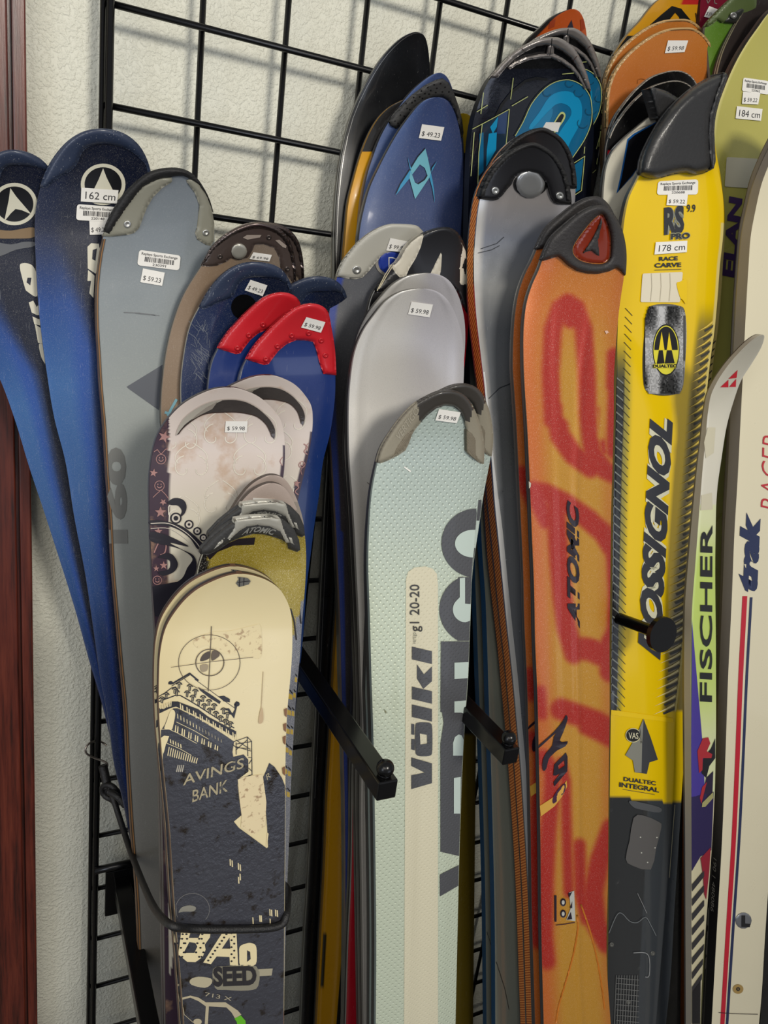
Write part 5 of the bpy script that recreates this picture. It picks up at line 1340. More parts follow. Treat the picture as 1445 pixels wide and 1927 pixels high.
def flame(x, y, u):
    base = mixc((186, 98, 34), (186, 134, 40), sstep(0.05, 0.35, u) * (1 - sstep(0.8, 1.0, u) * 0.5) * (0.35 + 0.65 * sstep(540, 700, y)))
    r = 0.0
    for P, rad, ya, yb in RB:
        if ya < y < yb:
            d = segd(x, y, P); r = max(r, 1 - sstep(rad - 6, rad + 9, d))
    for P, rad in GOLDS:
        if P[0][1] - 40 < y < P[-1][1] + 40: r *= sstep(rad - 7, rad + 8, segd(x, y, P))
    return mixc(base, (164, 34, 20), r)
L = [(1128, 389), (1110, 393), (1090, 404), (1064, 425), (1039, 449), (1024, 480), (1013, 510), (1001, 537), (991, 570), (986, 609), (985, 671), (988, 740), (991, 785), (997, 909), (1001, 1009), (1005, 1108), (1007, 1208), (1011, 1304), (1014, 1428), (1017, 1596), (1019, 1771), (1023, 1927)]
R = [(1128, 389), (1142, 394), (1158, 412), (1170, 440), (1176, 480), (1174, 520), (1168, 560), (1163, 600), (1158, 661), (1155, 713), (1155, 770), (1153, 860), (1150, 959), (1148.5, 1083), (1147, 1208), (1147, 1345), (1145.5, 1447), (1144, 1646), (1142, 1820), (1149, 1927)]
RUBG = material('charcoal_tip_rubber', (48, 46, 46), 0.55, bump=0.5, bump_scale=450.0, wear=0.2, wear_color=(100, 96, 92))
c7 = lambda P: cv(P, 960, 360, 4.817); c8 = lambda P: cv(P, 960, 760, 4.017); c9 = lambda P: cv(P, 960, 1200, 4.817); c10 = lambda P: cv(P, 820, 1447, 4.014)
def fprof(u, q):
    a = 0.44 if q > 500 else 0.44 + (500 - q) * 0.00045
    return 0.0022 * sstep(120, 260, q) * (sstep(0.30, 0.335, u) * 0.5) + 0.0022 * sstep(150, 300, q) * max(0.0, 1 - abs(u - a - 0.12) / 0.06) * 0.8
for k, (sh, lb) in enumerate(((None, 'orange and gold ski with red flames, charcoal tip guard and black lettering'), (((1120, 372), -0.022), 'rear orange flame ski, a narrow strip left of its lettered mate'))):
    s = Ski(L, R, 0.180, curl=(190, 0.03), crown=0.003, lean=0.10, shift=sh, prof=fprof, thick=(0.0045, 0.0065), conv=None if k == 0 else 720)
    s.build('ski', lb, flame, 'sparkly', [(0.30, (84, 78, 72)), (0.42, (30, 28, 27)), (0.7, (84, 78, 72)), (1.0, STEELC)], 'orange flame skis', ncol=44, dy=7)
    out = s.rim(489, 516, 3.0)
    if k == 0:
        inn = c7([(1040, 765), (1000, 720), (960, 695), (900, 725), (800, 748), (700, 745), (600, 720), (520, 670), (470, 620), (430, 590), (370, 610), (300, 630), (268, 620)])
        hole = smoothpts(c7([(830, 205), (870, 260), (900, 350), (915, 450), (912, 560), (895, 620), (840, 655), (740, 655), (640, 630), (580, 580), (568, 520), (600, 450), (680, 340), (760, 250)]), 3, True)
        g = s.pad('tip_guard', [out + inn, hole], 0.006, RUBG, edge=9, cell=4)
        s.pad('orange_window', smoothpts(c7([(830, 210), (870, 265), (895, 350), (910, 450), (907, 560), (890, 612), (840, 648), (740, 648), (645, 625), (585, 575), (575, 520), (605, 455), (685, 345), (762, 256)]), 3, True), 0.0015, material('amber_window', (122, 38, 16), 0.2, coat=0.6), edge=8, cell=5)
        s.pad('arrow_emblem', c7([(832, 210), (838, 280), (815, 380), (800, 450), (812, 600), (770, 570), (735, 540), (690, 555), (630, 580), (680, 520), (740, 430), (790, 330)]), 0.004, RUBG, edge=4, cell=4, parent=g)
    else:
        inn = c7([(1040, 765), (980, 640), (900, 500), (800, 420), (700, 430), (600, 470), (520, 530), (430, 590), (370, 610), (300, 630), (268, 620)])
        s.pad('tip_guard', out + inn, 0.006, RUBG, edge=9, cell=4)
    INK2 = (30, 18, 30)
    s.text('ATOMIC', (1091.5, 1183), (1089.5, 941), (1068, 1183), INK2, 3, bold=0.05, shear=0.45)
    s.g([smoothpts(c9([(262, 975), (300, 940), (400, 850), (480, 750), (505, 702), (520, 720), (515, 760), (480, 860), (450, 930), (480, 945), (522, 940), (500, 985), (430, 1020), (385, 1060), (350, 1100), (330, 1180), (310, 1208), (292, 1190), (295, 1110), (330, 1040), (380, 980), (395, 900), (420, 860), (340, 930), (258, 1003)]), 2, True)], INK2, 3)
    s.g([c9([(505, 1040), (520, 1080), (518, 1210), (400, 1350), (392, 1310), (440, 1250), (455, 1230), (415, 1250), (390, 1250), (400, 1150)]), c9([(490, 1110), (435, 1160), (440, 1195), (495, 1160)])], INK2, 3)
    s.g([c9([(512, 1295), (516, 1350), (470, 1440), (400, 1530), (278, 1620), (268, 1525), (400, 1440), (450, 1380)])], (196, 150, 60), 2)
    s.g([smoothpts(c9([(495, 1320), (500, 1380), (460, 1440), (395, 1505), (385, 1460), (430, 1380)]), 3, True)], (60, 28, 54), 3)
    s.g([c10([(895, 955), (912, 955), (912, 1155), (897, 1155)])], (30, 20, 34), 3)
    s.g([c10([(1005, 935), (1045, 920), (1054, 1150), (985, 1140), (1020, 1050)])], (176, 176, 168), 3)
    s.g([c10([(1000, 940), (1030, 930), (1008, 975)])], (30, 20, 34), 4); s.g([c10([(1030, 1000), (1012, 1050), (1030, 1052)])], (30, 20, 34), 4); s.g([c10([(1020, 1080), (1030, 1135), (990, 1140)])], (30, 20, 34), 4)
    for yy in (1008, 1094):
        x, y = c10([(962, yy)])[0]; s.g([ell(x, y, 5.4, 7.6, 16)], (30, 20, 34), 3); s.g([ell(x, y, 2.8, 4.2, 14)], (176, 176, 168), 4)
    rdg = flat((190, 112, 34), 0.4, 0.1)
    for P in ([(1086, 1722), (1087, 1750), (1078, 1800), (1064, 1850), (1052, 1890), (1046, 1925)], [(1093, 1702), (1108, 1745), (1120, 1790), (1130, 1840), (1138, 1900)]):
        Q = smoothpts(P, 4); s.pad('moulded_ridge', [(x - 1.6, y) for x, y in Q] + [(x + 1.6, y) for x, y in Q[::-1]], 0.0012, rdg, edge=1.6, cell=12)
    s.line(c10([(908, 1180), (980, 1172), (1050, 1160)]), 1.6, (60, 28, 40), 3)
    if k == 0:
        s.g([c7([(855, 1265), (880, 1262), (895, 1280), (870, 1292)])], (206, 170, 150), 3)
        for P in ([(150, 600), (158, 610), (152, 640)], ): s.g([c8([(140, 585), (158, 600), (155, 628), (142, 640)])], (176, 168, 150), 4)
    s.done()
# yellow, black and red pointed ski at the top
c11 = lambda P: cv(P, 1085, 0, 4.014); c12 = lambda P: cv(P, 1245, 0, 7.215)
L = [(1292, -22), (1262, -12), (1240, 0), (1222, 18), (1205, 40), (1182, 65), (1166, 87), (1154, 108), (1145, 140), (1142, 200), (1160, 500), (1180, 1927)]
R = [(1292, -22), (1312, -14), (1324, 0), (1328, 30), (1330, 90), (1328, 200), (1300, 600), (1290, 1927)]
s = Ski(L, R, 0.040, curl=(160, 0.02), crown=0.001, lean=0.05)
s.build('ski', 'yellow, black and red pointed ski cut by the top edge, behind the orange pair', lambda x, y, u: (180, 40, 36) if (u > 0.88 and y < 95) or (y < 8 and u > 0.5) else (196, 140, 24), 'gloss', [(0.5, (160, 120, 50)), (1.0, STEELC)], ncol=24)
s.g([s.clipx(c11([(310, 370), (330, 320), (380, 270), (440, 270), (540, 200), (640, 110), (720, 45), (790, 65), (860, 150), (860, 200), (780, 200), (775, 130), (745, 95), (700, 150), (640, 220), (480, 260), (390, 330), (330, 375)]))], (18, 18, 18), 1)
s.line(c11([(900, 100), (910, 170)]), 2.4, (60, 40, 16), 1)
for q in range(8): s.g([ell(*c11([(262 + (q % 3) * 16, 400 + q * 20)])[0], 2.4, 2.0, 8)], (40, 30, 16), 1)
s.done()
# orange pair
L = [(1294, 53), (1268, 54), (1244, 60), (1210, 79), (1180, 105), (1158, 134), (1147, 162), (1142, 210), (1150, 400), (1170, 900), (1190, 1927)]
R = [(1294, 53), (1312, 58), (1332, 77), (1342, 98), (1348, 126), (1348, 160), (1340, 300), (1310, 700), (1300, 1927)]
for k, (sh, lb) in enumerate(((None, 'plain orange ski with a price tag and pale worn rim'), (((1286, 37), -0.012), 'plain orange ski, rear one, its rim just above the tagged orange ski'))):
    s = Ski(L, R, 0.070, curl=(160, 0.02), crown=0.0018, lean=0.07, shift=sh)
    s.build('ski', lb, lambda x, y, u: mixc((182, 108, 34), (168, 92, 24), sstep(60, 180, y)), 'satin', [(0.5, (150, 128, 96)), (1.0, (96, 76, 52))], 'plain orange skis', ncol=12)
    ridge(s, 240, 200, 4.5, (176, 142, 92), 0.0015, name='tip_rim', edge=4)
    if k == 0:
        s.price([(1257, 76), (1295, 76), (1288, 98), (1251, 100)], '$ 59.98')
        s.line(smoothpts(c11([(460, 630), (465, 600), (500, 595), (530, 610)]), 3), 1.2, (150, 84, 26), 2)
    s.done()
# crimson ski and green ski at the top
L = [(1352, -60), (1335, -50), (1322, -30), (1318, 0), (1316, 60), (1310, 300), (1290, 1927)]
R = [(1352, -60), (1370, -50), (1384, -30), (1392, 0), (1390, 100), (1370, 500), (1350, 1927)]
s = Ski(L, R, 0.055, curl=(140, 0.02), crown=0.001, lean=0.06)
s.build('ski', 'dark crimson ski with a tag at the top edge, between yellow and green skis', (108, 18, 40), 'gloss', [(1.0, (50, 20, 26))])
s.line([(1330, 0), (1332, 6), (1336, 0)], 1.6, (120, 110, 104), 1); s.line([(1344, 0), (1345, 6), (1349, 7)], 1.6, (120, 110, 104), 1)
s.price(c12([(645, 82), (770, 130), (720, 262), (575, 226)]), '$ 59.98'); s.done()
L = [(1402, -20), (1385, -10), (1372, 2), (1355, 18), (1338, 36), (1328, 50), (1332, 100), (1340, 180), (1340, 600), (1330, 1927)]
R = [(1402, -20), (1418, -12), (1426, 10), (1426, 100), (1410, 400), (1390, 1927)]
s = Ski(L, R, 0.080, curl=(160, 0.025), crown=0.0015, lean=0.07)
s.build('ski', 'lime green ski with dark riveted guard at the top right corner', lambda x, y, u: mixc((80, 116, 22), (58, 96, 16), u), 'satin', [(0.5, (112, 114, 106)), (1.0, (60, 50, 46))])
s.pad('tip_guard', s.rim(50, 30, 1.5) + c12([(1100, 200), (1040, 310), (800, 310), (760, 270), (700, 320), (640, 360)]), 0.003, (76, 90, 48), edge=6)
s.pad('guard_patch', c12([(830, 300), (930, 170), (1060, 110), (1130, 60), (1130, 150), (1040, 320), (860, 315)]), 0.004, (34, 36, 32), edge=5)
s.rivet(1380, 29, 6.5, (180, 180, 176), base=0.0045); s.done()
# pale yellow-green skis
L2 = [(1478, -60), (1450, -40), (1432, -18), (1417, 0), (1398, 25), (1377, 62), (1361, 97), (1350, 138), (1344, 200), (1340, 400), (1330, 800), (1320, 1927)]
R2 = [(1478, -60), (1505, -40), (1520, 20), (1510, 200), (1460, 500), (1400, 900), (1380, 1927)]
s = Ski(L2, R2, 0.096, curl=(160, 0.02), crown=0.001, lean=0.08)
s.build('ski', 'ski seen as a brown and cream rim beside the 184 cm ski', (40, 34, 32), 'gloss', [(0.25, (150, 140, 116)), (0.45, (58, 44, 40)), (0.65, (140, 130, 112)), (1.0, (40, 32, 30))]); s.done()
L = [(1500, -2), (1474, 4), (1445, 26), (1425, 53), (1404, 83), (1386, 114), (1374, 139), (1363, 166), (1353, 194), (1345, 229), (1341, 267), (1341, 320), (1344, 400), (1344, 500), (1340, 600), (1332, 700), (1326, 820), (1320, 1000), (1315, 1927)]
R = [(1500, -2), (1530, 10), (1545, 60), (1530, 180), (1500, 300), (1460, 440), (1432, 600), (1404, 800), (1386, 1000), (1378, 1300), (1370, 1927)]
s = Ski(L, R, 0.114, curl=(180, 0.02), crown=0.001, lean=0.085, thick=(0.008, 0.012))
s.build('ski', 'pale yellow-green ski with 184 cm label and purple capital letters', lambda x, y, u: mixc((172, 166, 84), (186, 182, 92), sstep(100, 500, y)) if u > 0.03 else (206, 198, 130), 'gloss', [(0.2, (60, 48, 40)), (0.5, (30, 26, 26)), (1.0, (66, 50, 46))])
s.barcode(c12([(1110, 1052), (1450, 1100), (1450, 1285), (1090, 1235)]), '225462')
s.price(c12([(1105, 1245), (1340, 1262), (1310, 1418), (1090, 1408)]), '$ 59.22', lv=6)
s.size(c12([(1022, 1440), (1370, 1480), (1348, 1640), (1003, 1608)]), '184 cm', lv=5)
c13 = lambda P: cv(P, 1340, 180, 4.59)
s.sticker('blank_label', c13([(125, 530), (400, 545), (330, 800), (108, 785)]), [], paper=(196, 192, 170), rounded=0.05)
s.text('ELAN', (1383, 523), (1397, 374), (1358, 518), (66, 44, 92), 3, bold=0.05)
s.done()
# black ski with red corner, pair; white and blue ski
L = [(1271, 134), (1250, 137), (1234, 142), (1204, 163), (1175, 196), (1158, 222), (1149, 245), (1145, 290), (1147, 380), (1160, 700), (1180, 1927)]
R = [(1271, 134), (1290, 138), (1308, 155), (1318, 190), (1318, 300), (1300, 600), (1280, 1927)]
for k, (dd, sh, lb) in enumerate(((0.0, ((1270, 153), 0.0125), 'black ski with pale double rim under the orange pair, front one'), (0.0, None, 'black ski with pale rim and red corner right under the orange pair'))):
    s = Ski(L, R, 0.092, curl=(130, 0.02), crown=0.001, lean=0.075, shift=sh)
    s.build('ski', lb, lambda x, y, u: (170, 20, 34) if (y > 262 and u < 0.2 and y < 300) else (14, 14, 15), 'gloss', [(0.4, (30, 29, 28)), (0.65, (158, 150, 140)), (1.0, (40, 36, 34))], 'black skis with pale rims', ncol=18)
    ridge(s, 240, 160, 2.2, (140, 134, 124), 0.001, name='tip_rim', edge=2, cell=6)
    if k == 1: s.g([s.clipx([(1149, 262), (1163, 243), (1163, 262), (1149, 285), (1146, 288)])], (170, 20, 34), 1)
    s.done()
L = [(1240, 214), (1222, 222), (1197, 242), (1172, 264), (1155, 283), (1143, 309), (1137, 345), (1135, 380), (1138, 500), (1150, 700), (1166, 1000), (1180, 1927)]
R = [(1240, 214), (1262, 222), (1280, 250), (1288, 300), (1285, 500), (1265, 800), (1250, 1200), (1240, 1927)]
s = Ski(L, R, 0.116, curl=(130, 0.02), crown=0.0015, lean=0.085)
s.build('ski', 'white ski with black and blue pointed panel left of the yellow ski', lambda x, y, u: (196, 192, 176), 'gloss', [(0.4, (150, 146, 134)), (0.7, (60, 56, 52)), (1.0, STEELC)])
s.g([s.clipx(c11([(384, 1050), (430, 1010), (600, 920), (600, 1200), (480, 1240), (420, 1330), (300, 1462), (330, 1330)]))], (20, 84, 150), 1)
s.g([s.clipx(c11([(392, 1062), (440, 1020), (650, 900), (700, 1200), (480, 1240), (420, 1320), (315, 1445), (342, 1330)]))], (12, 12, 18), 2)
s.line(smoothpts(c11([(270, 1150), (350, 1062), (470, 970), (570, 935)]), 4), 1.6, (150, 144, 132), 3)
s.done()

# yellow race skis
c14 = lambda P: cv(P, 1120, 300, 4.015); c15 = lambda P: cv(P, 1120, 760, 4.017); c16 = lambda P: cv(P, 1085, 1000, 4.014); c17 = lambda P: cv(P, 1085, 1447, 4.014)
YE = (226, 190, 10)
def rossi(x, y, u):
    if y > 1500 + (x - 1146) * 0.10 - 2: return (58, 62, 66) if u > 0.6 else (44, 46, 48)
    if y > 1336: return YE
    c = YE
    d = sstep(620, 760, y)
    lw = sstep(0.20, 0.10, u)
    c = mixc(c, (120, 118, 80), lw * d * 0.8)
    rw = sstep(0.78 - 0.06 * sstep(800, 1200, y), 0.86, u) * sstep(560, 640, y) * sstep(0.995, 0.97, u)
    c = mixc(c, (116, 104, 62), rw)
    if u > 0.975 and y > 420: c = (214, 196, 120)
    if u < 0.10 and y > 620: c = mixc(c, (40, 42, 44), d)
    return c
L = [(1300, 178), (1282, 190), (1262, 222), (1238, 268), (1212, 312), (1199, 340), (1184, 372), (1176, 407), (1171, 450), (1167, 520), (1163, 600), (1160, 700), (1158, 800), (1155, 900), (1152, 1100), (1150, 1300), (1148, 1447), (1145, 1700), (1143, 1927)]
R = [(1300, 178), (1322, 190), (1338, 240), (1346, 300), (1354, 332), (1360, 368), (1362, 412), (1360, 450), (1355, 494), (1350, 561), (1344, 624), (1337, 674), (1329, 748), (1322, 835), (1316, 909), (1310, 984), (1303, 1059), (1295, 1130), (1285, 1230), (1276, 1310), (1270, 1361), (1268, 1448), (1265, 1512), (1259, 1621), (1247, 1771), (1234, 1927)]
Rb = [(1300, 178), (1322, 190), (1340, 240), (1350, 300), (1356, 332), (1361, 368), (1364, 412), (1363, 450), (1360, 500), (1356, 561), (1350, 624), (1343, 674), (1336, 748), (1329, 835), (1322, 909), (1316, 984), (1311, 1059), (1305, 1133), (1300, 1230), (1293, 1349), (1284, 1473), (1278, 1571), (1270, 1696), (1259, 1870), (1253, 1927)]
Lb = [(x + 30, y) if i > 0 else (x, y) for i, (x, y) in enumerate(L)]
FIN = material('black_fin_rubber', (40, 40, 41), 0.42, bump=0.3, bump_scale=300.0, coat=0.1)
sb_ = Ski(Lb, Rb, 0.133, curl=(200, 0.012), crown=0.0015, lean=0.098)
sb_.build('ski', 'rear yellow ski with the small black fin shaped tip guard', rossi, 'yellow', [(0.4, (214, 190, 110)), (1.0, STEELC)], 'yellow race skis', ncol=20)
g = sb_.pad('fin_guard', smoothpts(c11([(545, 690), (560, 662), (600, 664), (680, 688), (770, 742), (900, 800), (1000, 1100), (720, 1150), (640, 1000), (612, 905), (590, 830), (562, 750)]), 2, True), 0.010, FIN, edge=10, cell=3.5)
sb_.pad('fin_ridge', smoothpts(c11([(556, 668), (600, 674), (620, 760), (636, 850), (622, 900), (600, 840), (576, 750)]), 2, True), 0.0025, FIN, edge=4, cell=3, parent=g, base=0.0088)
for yy in range(640, 1340, 14): sb_.g([sb_.clipx([(sb_.xr(yy) - 8, yy + 6), (sb_.xr(yy) - 1, yy), (sb_.xr(yy) - 1, yy + 3), (sb_.xr(yy) - 8, yy + 10)])], (70, 66, 50), 1)
sb_.done()
s = Ski(L, R, 0.152, curl=(200, 0.012), crown=0.0018, lean=0.10)
s.build('ski', 'yellow race ski with large black fin shaped tip guard and 178 cm label', rossi, 'yellow', [(0.4, (214, 190, 110)), (1.0, STEELC)], 'yellow race skis', ncol=44, dy=7)
# hatched sides
for yy in range(580, 1336, 16):
    xl, xr = s.xl(yy), s.xr(yy)
    w = 34 + 10 * sstep(700, 1200, yy)
    if yy > 600:
        s.g([s.clipx([(xr - w, yy + 13), (xr - w * 0.45, yy + 1), (xr - 4, yy - 9), (xr - 4, yy - 4), (xr - w * 0.45, yy + 4)])], (214, 186, 84) if yy < 1150 else (222, 208, 150), 2)
        s.g([s.clipx([(xr - w * 0.6, yy + 9), (xr - 3, yy - 1), (xr - 4, yy + 4), (xr - w * 0.55, yy + 13)])], (66, 66, 62), 1)
    if yy > 700: s.g([s.clipx([(xl + 1, yy + 2), (xl + 13, yy + 12), (xl + 13, yy + 15), (xl + 1, yy + 5)])], (120, 124, 120), 2)
    s.line(s.clipx([(xl + 13, yy), (xl + 26, yy + 14)]), 1.1, (60, 58, 40), 2)
s.g([s.clipx([(s.xl(1100), 1300), (s.xl(1100), 640), (s.xl(1100) + 6, 640), (s.xl(1100) + 6, 1300)])], (20, 20, 22), 1)
s.g([s.clipx([(1148, 1336), (1182, 1340), (1267, 1352), (1267, 1360), (1148, 1345)])], YE, 3)
INK3 = (44, 46, 52)
g = s.pad('fin_guard', smoothpts(c11([(1110, 545), (1142, 575), (1095, 710), (1055, 850), (1040, 1000), (1048, 1150), (1036, 1272), (900, 1322), (830, 1305), (740, 1315), (640, 1342), (560, 1350), (478, 1325), (470, 1270), (500, 1150), (600, 960), (700, 820), (850, 680), (980, 598), (1080, 555)]), 2, True), 0.016, FIN, edge=20, cell=3.5)
s.pad('fin_ridge', c11([(1108, 548), (1140, 575), (1092, 712), (1050, 850), (1036, 1000), (1040, 1150), (1034, 1268), (1010, 1280), (1000, 1150), (985, 1020), (1000, 860), (1050, 700)]), 0.004, FIN, edge=5, parent=g, base=0.012)
0 and s.pad('fin_ridge', c11([(1090, 560), (1080, 580), (980, 630), (850, 715), (720, 850), (620, 985), (590, 1090), (560, 1080), (600, 965), (700, 825), (850, 685), (980, 602)]), 0.003, FIN, edge=4, parent=g, base=0.0135)
s.barcode(c14([(475, 165), (778, 150), (775, 265), (465, 268)]), '220688', lv=4)
s.price(c14([(548, 262), (700, 262), (690, 350), (538, 345)]), '$ 59.22', lv=6)
for dx, c_, lv, bo in ((0, (130, 132, 118), 2, 0.09), (0, INK3, 3, 0.04)):
    s.text('RS', c14([(520, 575)])[0], c14([(672, 555)])[0], c14([(520, 362)])[0], c_, lv, bold=bo)
s.text('PRO', c14([(568, 608)])[0], c14([(718, 600)])[0], c14([(570, 555)])[0], (150, 150, 120), 5, bold=0.08)
s.text('PRO', c14([(572, 604)])[0], c14([(714, 597)])[0], c14([(574, 560)])[0], INK3, 6, bold=0.04)
s.text('9.9', c14([(692, 398)])[0], c14([(758, 398)])[0], c14([(692, 340)])[0], INK3, 3, bold=0.02)
s.size(c14([(458, 625), (696, 614), (692, 700), (447, 718)]), '178 cm', lv=7)
s.text('RACE', c14([(482, 768)])[0], c14([(624, 762)])[0], c14([(482, 736)])[0], INK3, 3, bold=0.04)
s.text('CARVE', c14([(448, 818)])[0], c14([(650, 812)])[0], c14([(448, 784)])[0], INK3, 3, bold=0.04)
s.line(c14([(448, 836), (650, 830)]), 1.0, INK3, 3)
s.sticker('torn_label', c14([(358, 862), (662, 850), (640, 1080), (342, 1078)]), [], paper=(214, 206, 184), rounded=0.04, lv=4)
s.g([smoothpts(c14([(614, 940), (640, 925), (690, 910), (690, 1085), (660, 1060), (640, 1040)]), 3, True)], YE, 5)
for x in (425, 495, 565): s.line(c14([(x, 860), (x + 4, 960), (x - 6, 1070)]), 0.7, (180, 172, 150), 6)
EMB = material('brushed_foil', (150, 150, 148), 0.34, metal=0.9, bump=0.4, bump_scale=900.0)
em = smoothpts(c14([(400, 1135), (450, 1100), (540, 1092), (630, 1105), (675, 1140), (690, 1300), (682, 1500), (665, 1700), (630, 1765), (520, 1785), (410, 1765), (368, 1700), (360, 1500), (375, 1300)]), 3, True)
g = s.pad('foil_emblem', em, 0.0012, EMB, edge=3, cell=8, base=0.0006)
def onem(loops, c, off, name='emblem_print'):
    bm = shape2d(loops, 8); bm.verts.index_update()
    add_obj(name, [s.P(v.co.x, v.co.y, off) for v in bm.verts], [tuple(v.index for v in f.verts) for f in bm.faces], [flat(c, 0.35)], None, g, s.org, smooth=False); bm.free()
def foil():
    V = []; F = []; Mi = []; mats = [flat((v, v, v), 0.3, 0.5) for v in (30, 62, 100, 146, 190, 222)]
    nx, ny = 34, 64; (xa, ya), (xb, yb) = c14([(378, 1110)])[0], c14([(672, 1770)])[0]; rr = random.Random(4)
    for i in range(nx):
        for j in range(ny):
            a, b = i / nx, j / ny
            ins = 0.10 * max(0, abs(b - 0.5) * 2 - 0.72) / 0.28
            if a < ins - 0.02 or a > 1 - ins - 0.03: continue
            topv = stops(a, [(0.0, (40, 0, 0)), (0.2, (60, 0, 0)), (0.36, (225, 0, 0)), (0.46, (225, 0, 0)), (0.58, (40, 0, 0)), (0.8, (60, 0, 0)), (1.0, (200, 0, 0))])[0]
            midv = 190; botv = stops(a, [(0.0, (60, 0, 0)), (0.1, (190, 0, 0)), (0.3, (210, 0, 0)), (0.42, (60, 0, 0)), (0.7, (40, 0, 0)), (0.9, (170, 0, 0)), (1.0, (210, 0, 0))])[0]
            v = topv * sstep(0.42, 0.08, b) + midv * (1 - sstep(0.42, 0.08, b)) if b < 0.5 else botv * sstep(0.58, 0.88, b) + midv * (1 - sstep(0.58, 0.88, b))
            v += rr.uniform(-30, 30); k = min(5, max(0, int(v / 40)))
            x0, x1, y0, y1 = xa + (xb - xa) * a, xa + (xb - xa) * (i + 1) / nx, ya + (yb - ya) * b, ya + (yb - ya) * (j + 1) / ny
            n0 = len(V); V += [s.P(x, y, 0.00215) for x, y in ((x0, y0), (x1, y0), (x1, y1), (x0, y1))]; F.append((n0, n0 + 1, n0 + 2, n0 + 3)); Mi.append(k)
    add_obj('foil_print', V, F, mats, Mi, g, s.org, smooth=False)
foil()
cx, cy = c14([(535, 1440)])[0]
onem([ell(cx, cy, 25.5, 49, 36)], (30, 30, 30), 0.0022); onem([ell(cx, cy, 23.8, 46, 36)], (214, 206, 60), 0.0024)
top = [p for p in ell(cx, cy, 22, 44, 40, 180, 360)]
onem([top], (24, 24, 24), 0.0026)
onem([c14([(502, 1300), (523, 1440), (480, 1440)])], (226, 200, 30), 0.0028); onem([c14([(558, 1305), (580, 1440), (540, 1440)])], (226, 200, 30), 0.0028)
onem([c14([(482, 1442), (510, 1442), (524, 1540), (465, 1545)])], (24, 24, 24), 0.0028); onem([c14([(542, 1442), (578, 1442), (600, 1540), (526, 1542)])], (24, 24, 24), 0.0028)
onem([c14([(438, 1545), (610, 1545), (610, 1578), (438, 1578)])], (206, 196, 60), 0.0030)
TV, TF = text2d('DUALTEC', 0.05, 0.0); q0, q1, q2 = (np.array(p) for p in c14([(436, 1574), (614, 1572), (436, 1550)]))
add_obj('lettering', [s.P(*(q0 + v[0] * (q1 - q0) + v[1] * (q2 - q0)), 0.0033) for v in TV], TF, [flat((30, 30, 26), 0.4)], None, g, s.org, smooth=False)
for lv, c_, bo in ((3, (206, 204, 178), 0.13), (4, (52, 54, 60), 0.055)):
    s.text('ROSSIGNOL', (1243, 1243), (1267, 790), (1199, 1232), c_, lv, bold=bo, shear=0.35)
# lower panel
s.g([smoothpts(c16([(505, 1415), (560, 1560), (614, 1725), (550, 1745), (530, 1832), (440, 1820), (425, 1730), (368, 1690), (420, 1600), (480, 1480)]), 1, True)], (56, 58, 62), 4)
s.g([c16([(480, 1480), (495, 1600), (490, 1822), (440, 1820), (425, 1730), (368, 1690), (420, 1600)])], (128, 128, 118), 5)
s.g([c16([(505, 1415), (495, 1600), (480, 1600), (470, 1500)])], (128, 128, 118), 5)
x, y = c16([(427, 1540)])[0]; s.g([ell(x, y, 14.5, 13.5, 26)], (200, 194, 150), 5); s.g([ell(x, y, 13, 12.2, 26)], (34, 34, 32), 6)
s.text('VAS', c16([(392, 1565)])[0], c16([(466, 1568)])[0], c16([(392, 1518)])[0], (206, 200, 170), 7, bold=0.01)
s.text('DUALTEC', c17([(355, 92)])[0], c17([(598, 126)])[0], c17([(356, 60)])[0], INK3, 4, bold=0.03)
s.text('INTEGRAL', c17([(322, 136)])[0], c17([(622, 180)])[0], c17([(324, 100)])[0], INK3, 4, bold=0.03)
s.line(c17([(350, 155), (590, 194)]), 0.9, INK3, 4)
DGY = (76, 78, 80)
s.g([smoothpts(c17([(430, 370), (500, 350), (620, 400), (640, 440), (600, 600), (560, 760), (420, 730), (370, 680), (400, 540)]), 2, True)], (84, 82, 80), 4, rough=0.5)
s.g([smoothpts(c17([(400, 240), (560, 270), (640, 300), (620, 330), (500, 310), (430, 290)]), 3, True)], DGY, 4, rough=0.5)
s.line(smoothpts(c17([(245, 1240), (300, 1110), (340, 1090), (400, 1150), (460, 1160), (520, 1120), (560, 1180), (600, 1260)]), 3), 1.3, (110, 114, 116), 4)
s.line(smoothpts(c17([(430, 1390), (520, 1390), (550, 1440), (548, 1560), (520, 1572)]), 3), 1.4, (140, 142, 142), 4)
for i in range(9):
    s.line(c17([(300 + i * 20, 1560), (285 + i * 20, 1927)]), 1.0, (112, 112, 110), 4)
    s.line(c17([(300, 1580 + i * 40), (470, 1595 + i * 40)]), 1.0, (112, 112, 110), 4)
for x, y in c17([(264, 1328), (575, 1394), (392, 1762)]): s.rivet(x, y, 4.6, (96, 96, 92), metal=0.2, hgt=0.0008, name='screw_hole')
for x, y in c17([(482, 516), (606, 518), (490, 634), (592, 596), (536, 706)]): s.g([ell(x, y, 1.4, 1.2, 8)], (190, 190, 180), 5)
s.line(c17([(460, 940), (530, 1090)]), 0.7, (150, 150, 150), 5); s.line(c17([(742, 270), (700, 820)]), 1.0, (150, 144, 116), 4)
s.done()

